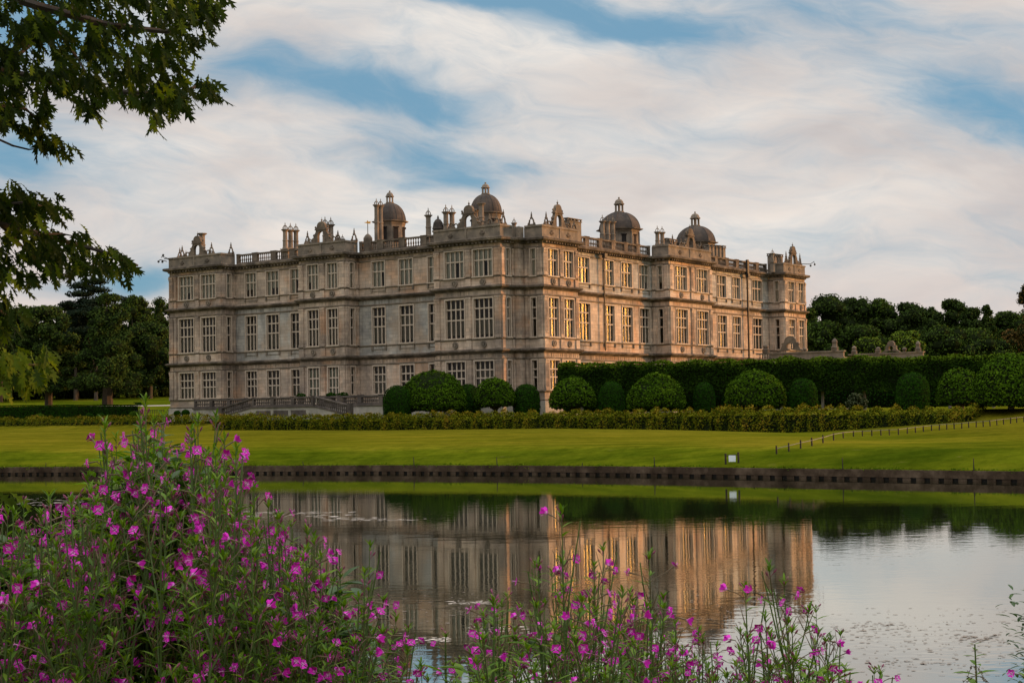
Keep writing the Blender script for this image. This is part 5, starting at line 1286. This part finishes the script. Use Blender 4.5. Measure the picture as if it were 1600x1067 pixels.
# ------------------------------------------------------------------ pink willowherb on the near bank
def ribbon_leaves(specs, rg, wid=0.16):
    """specs: list of (base, dir, length, normal). Folded lance-shaped leaves that arch over"""
    V, Q = [], []
    prof = [(0.0, 0.10), (0.25, 0.9), (0.55, 1.0), (0.82, 0.55), (1.0, 0.02)]
    for (b, d, L_, nrm) in specs:
        d = d/np.linalg.norm(d); nrm = nrm-(nrm@d)*d; nrm /= np.linalg.norm(nrm)+1e-9; s_ = np.cross(d, nrm); base = len(V); w_ = L_*wid*(0.8+0.4*rg.random())
        for t, k in prof:
            c = b+d*L_*t+nrm*(-0.22*L_*t*t)
            V += [c-s_*w_*k*0.5+nrm*w_*k*0.18, c, c+s_*w_*k*0.5+nrm*w_*k*0.18]
        for i in range(len(prof)-1):
            for j in (0, 1): q = base+i*3+j; Q.append((q, q+1, q+4, q+3))
    return np.array(V), np.array(Q)
def flower_mesh(name, seed, closed=False):
    rg = np.random.default_rng(seed); q_ = MB(); R0 = 0.0112
    for k in range(4):
        a = math.pi/2*k+rg.normal()*0.14; up = 0.25 if not closed else 1.3
        c, s_ = math.cos(a), math.sin(a)
        f = lambda r, w_, z: (c*r-s_*w_, s_*r+c*w_, z)
        z = lambda r: up*r*(1.0 if closed else 0.9)+rg.normal()*0.0006
        q_.quad(f(0.001, -0.001, 0), f(0.0045, -0.0035, z(0.004)), f(0.005, 0.0, z(0.0035)), f(0.0045, 0.0035, z(0.004)), 1)
        q_.poly([f(0.0045, -0.0035, z(0.004)), f(0.0095, -0.0083, z(0.0095)), f(R0*1.02, -0.0068, z(0.014)), f(R0*0.90, 0, z(0.012)), f(0.005, 0, z(0.0035))], 0)
        q_.poly([f(0.0045, 0.0035, z(0.004)), f(0.005, 0, z(0.0035)), f(R0*0.90, 0, z(0.012)), f(R0*1.02, 0.0068, z(0.014)), f(0.0095, 0.0083, z(0.0095))], 0)
    q_.tube([(0, 0, -0.004), (0, 0, 0.009)], 0.0011, 4, 1)
    for k in range(4): a = math.pi/2*k+0.78; q_.tube([(0, 0, 0.009), (0.003*math.cos(a), 0.003*math.sin(a), 0.012)], 0.0007, 3, 1)
    q_.lathe(0, 0, [(0.001, -0.030), (0.0016, -0.02), (0.0022, -0.004), (0.001, 0.0)], 5, 2)
    me = bpy.data.meshes.new(name); me.from_pydata(q_.v, [], q_.f)
    for mm in (M['petal'], M['petal_pale'], M['pod']): me.materials.append(mm)
    me.polygons.foreach_set('material_index', q_.mi); me.update(); return me
FM = [flower_mesh('flower_open', 1), flower_mesh('flower_open', 2), flower_mesh('flower_closed', 3, True)]
def herb_proto(seed, Hh=1.5, leafy=1.0, nfl=8):
    rg = np.random.default_rng(seed); stem, pods, buds = MB(), MB(), MB(); leaves = []; fl = []
    lean = rg.normal(size=2)*0.05
    def axis(z): return np.array([lean[0]*z*z*0.5+0.012*math.sin(z*7+seed), lean[1]*z*z*0.5+0.012*math.cos(z*6+seed), z])
    stem.tube([axis(z) for z in np.linspace(0, Hh, 9)], [0.0055-0.0038*i/8 for i in range(9)], 5)
    z = 0.15; a = rg.random()*6
    while z < Hh*0.72:
        for s_ in (0, math.pi):
            an = a+s_; d = np.array([math.cos(an), math.sin(an), 0.55+0.3*rg.random()]); L_ = (0.085-0.04*z/Hh)*(0.8+0.4*rg.random())
            leaves.append((axis(z), d, L_, np.array([-math.cos(an)*0.5, -math.sin(an)*0.5, 1.0])))
        z += 0.042/leafy; a += 1.57+rg.normal()*0.2
    def raceme(b0, d0, L_, nf):
        """flowering shoot with pods below, flowers above and a leafy bud tuft at the tip"""
        d0 = d0/np.linalg.norm(d0); up = np.array([0, 0, 1.0])
        path = [b0+d0*L_*t*(1-0.3*t)+up*L_*0.38*t*t for t in np.linspace(0, 1, 6)]
        stem.tube(path, [0.0026, 0.0023, 0.002, 0.0018, 0.0015, 0.001], 4)
        P_ = np.array(path); at = lambda t: np.array([np.interp(t*5, range(6), P_[:, i]) for i in range(3)])
        for j in range(int(5*L_/0.3)+1):                     # lower pods stand up like thin needles
            t = 0.15+0.65*rg.random(); an = rg.random()*6.28; b = at(t); d = np.array([math.cos(an)*0.45, math.sin(an)*0.45, 1.0]); l_ = 0.035+0.035*rg.random()
            pods.tube([b, b+d*l_*0.4+np.array([0, 0, 0.0]), b+d*l_], [0.0008, 0.0014, 0.0007], 4)
            for _k in range(2): an += 2.6; leaves.append((at(0.1+0.8*rg.random()), np.array([math.cos(an), math.sin(an), 0.6]), 0.030+0.024*rg.random(), np.array([0, 0, 1.0])))
        for j in range(7):                                    # bud tuft
            an = j*2.4; b = at(0.93+0.07*rg.random()); leaves.append((b, np.array([math.cos(an)*0.6, math.sin(an)*0.6, 1.0]), 0.022+0.01*rg.random(), np.array([-math.cos(an), -math.sin(an), 0.3])))
        for j in range(2):
            an = rg.random()*6.28; b = at(0.86+0.14*rg.random()); d = np.array([math.cos(an)*0.6, math.sin(an)*0.6, 0.8]); e = b+d*0.028
            buds.tube([b, b+d*0.014, b+d*0.018, b+d*0.024, e], [0.0006, 0.0008, 0.0026, 0.0024, 0.0004], 5)
        for j in range(nf):
            an = rg.random()*6.28; t = 0.66+0.28*rg.random(); b = at(t); d = np.array([math.cos(an), math.sin(an), 0.35+0.5*rg.random()]); d /= np.linalg.norm(d); e = b+d*(0.030+0.02*rg.random())+np.array([0, 0, 0.006])
            pods.tube([b, (b+e)/2+np.array([0, 0, 0.004]), e], [0.0008, 0.0012, 0.0010], 4)
            fd = np.array([d[0], d[1], 0.1+0.3*rg.normal()]); fl.append((e+fd*0.028, fd, 2 if rg.random() < 0.22 else int(rg.integers(2))))
    top = axis(Hh*0.80); raceme(top, np.array([lean[0], lean[1], 1.0])+rg.normal(size=3)*0.05, Hh*0.20, 2 if seed % 2 else 1)
    nb = 9
    for j in range(nb):
        z = Hh*(0.50+0.36*j/nb); an = a+j*2.2; ln = (0.34-0.02*j)*(0.7+0.5*rg.random())
        raceme(axis(z), np.array([math.cos(an)*0.62, math.sin(an)*0.62, 1.0]), ln, int(rg.random() < nfl/nb*0.95)+int(rg.random() < 0.3))
    root = empty('willowherb'); stem.build('stem', M['herb_stem'], root); pods.build('pod_sprays', M['pod'], root); buds.build('bud_sprays', M['bud'], root)
    V, Q = ribbon_leaves(leaves, rg, 0.20); r = np.repeat(rg.random(len(leaves)), 8); link('leaves', fastmesh('leaves', V, Q, M['herb'], r), root)
    for (p, d, k) in fl:
        o = link('flower', FM[k], root, tuple(p)); o.rotation_euler = Vector(d).to_track_quat('Z', 'Y').to_euler()
    return root
protos = [herb_proto(100+i, 1.5, 1.0, 8 if i < 5 else 5) for i in range(7)]
used = [False]*len(protos)
bloomers = sorted(range(len(protos)), key=lambda i: -sum(c.name.startswith('flower') for c in protos[i].children))[:3]
rgh = np.random.default_rng(21)
def near_ground(X_, D_): return float(zter(X_, D_))
def plant_herb(px, ytop, D, label, group, k=None, smin=0.5, extra=1.0):
    top = P3(px, ytop, D); X_, D_ = XD(top); zg = near_ground(X_, D_); sc0 = max(smin, (top[2]-zg)/1.5)
    k = int(rgh.integers(len(protos))) if k is None else k
    if not used[k]: r = protos[k]; used[k] = True
    else: r = copy_tree(protos[k])
    r.location = (top[0], top[1], top[2]-1.5*sc0); r.scale = (0.62+0.38*sc0,)*2+(sc0,); r.rotation_euler = (0, 0, rgh.uniform(0, 6.28)); tag(r, label, 'wildflower', group)
    return r
LX = [-60, 0, 60, 120, 160, 185, 220, 250, 290, 320, 345, 390, 440, 500, 535, 560, 590, 620]
LY = [800, 800, 792, 775, 735, 680, 655, 640, 675, 690, 735, 775, 808, 838, 885, 945, 985, 1030]
lab_l = 'magenta flowered willowherb in the dense clump filling the lower left'
gl_ = 'willowherb stems of the dense left clump'
for px, y, D in ((250, 640, 4.0), (197, 690, 4.2), (320, 668, 4.3), (345, 722, 3.9), (452, 806, 3.9), (528, 866, 3.9), (100, 790, 4.1), (40, 795, 4.4), (595, 990, 3.8), (390, 768, 4.4), (275, 662, 4.2), (225, 662, 4.1), (300, 700, 3.9), (500, 836, 4.1), (170, 712, 4.2)):
    plant_herb(px, y, D, lab_l, gl_)
for i in range(140):
    px = rgh.uniform(-60, 600); D = rgh.uniform(3.4, 5.4); y = np.interp(px, LX, LY)+abs(rgh.normal())*75*(4.0/D)+8
    plant_herb(px, min(y, 1035), D, lab_l, gl_)
RXl = [('tall leading willowherb with the highest flowers of the middle clump', 868, 812, 3.7), ('willowherb rising just right of the middle clump leader', 900, 868, 3.9), ('willowherb with a single bright flower at its tip, middle right', 1008, 884, 3.7),
       ('upright willowherb before the reflected right end of the mansion', 1152, 930, 3.6), ('willowherb with nodding flowers standing over the pale water', 1282, 893, 3.5), ('flowering willowherb beside the nodding one', 1248, 925, 3.6)]
for i_, (lb, px, y, D) in enumerate(RXl): plant_herb(px, y, D, lb, 'single willowherbs standing out of the right clump', bloomers[i_ % 3])
RX = [660, 700, 740, 790, 830, 870, 905, 950, 1000, 1040, 1090, 1150, 1190, 1235, 1270, 1300, 1330, 1345]
RY = [1000, 975, 950, 915, 880, 850, 875, 925, 915, 955, 985, 960, 990, 950, 915, 925, 990, 1040]
lab_r = 'magenta flowered willowherb in the looser clump along the bottom middle'
for i in range(56):
    px = rgh.uniform(655, 1335); D = rgh.uniform(3.3, 4.8); y = np.interp(px, RX, RY)+abs(rgh.normal())*52*(4.0/D)+15
    plant_herb(px, min(y, 1045), D, lab_r, 'willowherb stems of the looser right clump')
for px, y, D in ((640, 1035, 3.8), (1375, 1050, 3.6), (1360, 1058, 3.7)): plant_herb(px, y, D, lab_r, 'willowherb stems of the looser right clump')
plant_herb(1592, 1046, 3.4, 'willowherb tip just showing in the bottom right corner', None)
for i, k in enumerate(used):
    if not k: 
        for ch in list(protos[i].children): bpy.data.objects.remove(ch)
        bpy.data.objects.remove(protos[i])

# lush leafy growth between the willowherb stems (broad opposite leaves)
def leafy_clump(name, label, spots, n, seed, mat='herb_dark', L0=0.05, L1=0.095, wid=0.34):
    rg = np.random.default_rng(seed); sp = []; q_ = MB(); c0 = None
    for (px, y, D) in spots:
        p = P3(px, y, D); c0 = p if c0 is None else c0
    zg = near_ground(*XD(c0)); o = empty(name, (c0[0], c0[1], zg)); base = np.array([c0[0], c0[1], zg]); tag(o, label, 'leafy weed')
    per = n//len(spots)
    for (px, y, D) in spots:
        p = P3(px, y, D)-base; g = near_ground(*XD(p+base))-zg
        q_.tube([(p[0]+rg.normal()*0.03, p[1]+rg.normal()*0.03, g-0.05), tuple((p+np.array([p[0], p[1], g]))/2+rg.normal(size=3)*0.01), tuple(p)], [0.005, 0.004, 0.002], 4)
        for j in range(per):
            z_ = p[2]-rg.random()**1.3*0.55; an = rg.random()*6.28; b = np.array([p[0], p[1], z_])+rg.normal(size=3)*np.array([0.035, 0.035, 0.01])
            sp.append((b, np.array([math.cos(an), math.sin(an), 0.25+0.5*rg.random()]), rg.uniform(L0, L1), np.array([-math.cos(an)*0.4, -math.sin(an)*0.4, 1.0])))
    q_.build('stem', M['herb_stem'], o); V, Q = ribbon_leaves(sp, rg, wid); link('leaves', fastmesh('leaves', V, Q, M[mat], np.repeat(rg.random(len(sp)), 8)), o)
    return o
rgl = np.random.default_rng(5)
for c in range(9):
    x0 = -70+c*72; labs = ['at the left edge', 'second from the left', 'third from the left', 'fourth from the left', 'below the tallest willowherb', 'right of the tallest willowherb', 'right of the middle of the left clump', 'near the right side of the left clump', 'at the right foot of the left clump']
    spots = []
    for k in range(22):
        px = x0+rgl.uniform(0, 78); D = rgl.uniform(4.0, 5.6); y = np.interp(px, LX, LY)+50+abs(rgl.normal())*95
        spots.append((px, min(y, 1060), D))
    leafy_clump('undergrowth_plant', 'dark leafy weeds between willowherb stems, '+labs[c], spots, 22*66, 50+c, 'herb' if c % 2 else 'herb_dark')
for c, (x0, x1) in enumerate(((690, 860), (860, 1010), (1010, 1180), (1200, 1320))):
    spots = []
    for k in range(9):
        px = rgl.uniform(x0, x1); D = rgl.uniform(3.8, 4.6); y = np.interp(px, RX, RY)+100+abs(rgl.normal())*30
        spots.append((px, min(y, 1075), D))
    leafy_clump('undergrowth_plant', ['broad green leaves at the foot of the right clump, left end', 'broad green leaves below the tall leading willowherb', 'broad green leaves below the right middle of the flowers', 'broad green leaves under the nodding willowherb'][c], spots, 9*42, 80+c, 'herb', 0.045, 0.08, 0.30)
# nettle in the bottom right
def nettle(px, ytop, D, label, seed, s_=1.0):
    rg = np.random.default_rng(seed); top = P3(px, ytop, D); zg = near_ground(*XD(top)); H_ = top[2]-zg; o = empty('nettle', (top[0], top[1], zg)); tag(o, label, 'nettle')
    st, tas, sp = MB(), MB(), []
    st.tube([(0, 0, -0.05), (0.01, 0, H_*0.5), (0, 0, H_)], [0.005, 0.004, 0.0018], 5)
    z = H_; L_ = 0.012*s_; k = 0; rx = math.atan2(RGT[1], RGT[0])
    while z > 0.1 and k < 26:
        for s2 in (0, math.pi):
            an = rx+s2+(math.pi/2 if k % 2 else 0.15); c, s3 = math.cos(an), math.sin(an)
            sp.append((np.array([0, 0, z]), np.array([c, s3, 0.35]), L_, np.array([-c*0.3, -s3*0.3, 1.0])))
            for w_ in (-0.3, 0.3) if k > 2 else ():
                d = np.array([math.cos(an+w_), math.sin(an+w_), 0.0]); l_ = L_*0.75
                pts = [np.array([0, 0, z-0.003])+d*l_*t+np.array([0, 0, 0.25*l_*t-1.1*l_*t*t]) for t in np.linspace(0, 1, 6)]
                tas.tube(pts, 0.0007, 3)
                for p in pts[2:]:
                    for _ in range(3): e = p+rg.normal(size=3)*0.0018; tas.lathe(e[0], e[1], [(0.0005, e[2]-0.0012), (0.0018, e[2]), (0.0005, e[2]+0.0012)], 4)
        L_ = min(0.055*s_, L_*1.36); z -= 0.007+L_*0.28; k += 1
    st.build('stem', M['herb_stem'], o); tas.build('catkins', M['pod'], o); V, Q = ribbon_leaves(sp, rg, 0.26); link('leaves', fastmesh('leaves', V, Q, M['herb'], np.repeat(0.3+0.5*rg.random(len(sp)), 8)), o)
nettle(1523, 1006, 3.5, 'single nettle standing against the pale water at lower right', 3, 1.35)
# dark seeding weed at the right edge
leafy_clump('dock_plant', 'dark seeding weed just entering the right edge over the water', [(1606, 922, 4.2), (1612, 960, 4.2), (1620, 990, 4.3), (1608, 1040, 4.1)], 640, 99, 'herb_dark', 0.02, 0.04, 0.3)

# ------------------------------------------------------------------ specks and streaks of weed floating on the lake
rgs = np.random.default_rng(77); q_ = MB()
def fleck(px, py, L_, W_):
    d = ray(px, py); D = WATER/d[2]; p = CAM+d*D; a = rgs.normal()*0.25; n = 6; pts = []
    for k in range(n):
        t = 6.283*k/n; u = math.cos(t)*L_*(0.7+0.5*rgs.random()); v = math.sin(t)*W_*(0.6+0.6*rgs.random()); c, s3 = math.cos(a), math.sin(a)
        pts.append((p[0]+RGT[0]*(u*c-v*s3)+FH[0]*(u*s3+v*c), p[1]+RGT[1]*(u*c-v*s3)+FH[1]*(u*s3+v*c), WATER+0.006))
    if rgs.random() < 0.5: pts = pts
    q_.poly(pts)
for (x0, x1, y0, y1, n, L_) in ((1290, 1600, 955, 1050, 420, 0.05), (1330, 1420, 972, 985, 60, 0.06), (1500, 1560, 992, 1002, 40, 0.07), (1380, 1500, 1030, 1040, 50, 0.05), (1000, 1290, 935, 1010, 160, 0.06), (600, 800, 930, 1000, 130, 0.05)):
    for _ in range(n): fleck(rgs.uniform(x0, x1), np.clip(rgs.normal((y0+y1)/2, (y1-y0)/3.2), y0-5, y1+5), L_*rgs.uniform(0.15, 1.0), L_*rgs.uniform(0.15, 0.6))
tag(q_.build('floating_weed', M['scum']), 'scattered dark specks of weed floating on the pale water', 'pond weed', kind='stuff')
q_ = MB()
for (x0, x1, y0, y1, n, L_) in ((370, 560, 799, 808, 90, 0.20), (500, 600, 808, 814, 40, 0.2), (600, 665, 810, 813, 16, 0.2), (20, 130, 776, 790, 60, 0.25), (700, 770, 938, 944, 40, 0.10), (650, 700, 996, 1003, 30, 0.1), (730, 830, 978, 990, 40, 0.08)):
    for _ in range(n): fleck(rgs.uniform(x0, x1), rgs.uniform(y0, y1), L_*rgs.uniform(0.2, 1.0), L_*rgs.uniform(0.1, 0.35))
M['foam'] = simple('pale_floating_scum', (0.55, 0.50, 0.44), 0.6)
tag(q_.build('floating_scum', M['foam']), 'thin pale streaks of scum lying on the dark water', 'scum', kind='stuff')
# rough grass hanging over the boarded edge
rgb = np.random.default_rng(8); n_ = 9000
xs2 = rgb.uniform(-90, 45, n_); d_ = dbank(xs2)+rgb.uniform(-0.14, 0.5, n_)
bx_, by_ = W2(xs2, d_); clumpn = 0.5+0.5*np.sin(xs2*2.3)*np.sin(xs2*0.71+1)
Pb = np.stack([bx_, by_, np.where(d_ < dbank(xs2)+0.05, TOPZ-(0.04+0.14*clumpn**3)*rgb.random(n_), TOPZ+0.12*clumpn*rgb.random(n_))], 1); p0_ = Pb[0].copy()
V, Q = leafquads(Pb-p0_, np.tile(-FH+np.array([0, 0, 0.5]), (n_, 1)), 0.13, rgb, 0.6, 0.45, 0.8)
M['bank_grass'] = foliage_mat('bank_grass_blades', [(0.2, (0.045, 0.090, 0.002)), (0.7, (0.085, 0.135, 0.004)), (0.95, (0.17, 0.16, 0.02))])
tag(link('bank_grass', fastmesh('bank_grass', V, Q, M['bank_grass'], rgb.random(n_)), None, tuple(p0_)), 'rough grass tufts along the top of the timber edging', 'grass', kind='stuff')
# unseen bushes added right of the view to shade the near flowers
rgk = np.random.default_rng(44); C, R_ = [], []
for i in range(26):
    X_, D_ = 9.5+rgk.normal()*1.3, rgk.uniform(-4, 8.5); x, y = W2(X_, D_)
    C.append((x, y, -1.6+rgk.uniform(0.2, 3.0))); R_.append((1.0, 1.0, 0.9))
C = np.array(C); b0 = C.mean(0); b0[2] = -1.7
o = empty('added_shade_bush', tuple(b0)); tag(o, 'leafy bush on the near bank beyond the right edge of the view', 'bush')
link('foliage', crown_mesh('foliage', 44, M['wood_mid'], C-b0, np.array(R_), 9000, 0.16, 0.8, -0.9, 0.4), o); link('inner_foliage', inner_core('inner_foliage', C-b0, np.array(R_), M['core'], 0.7), o)
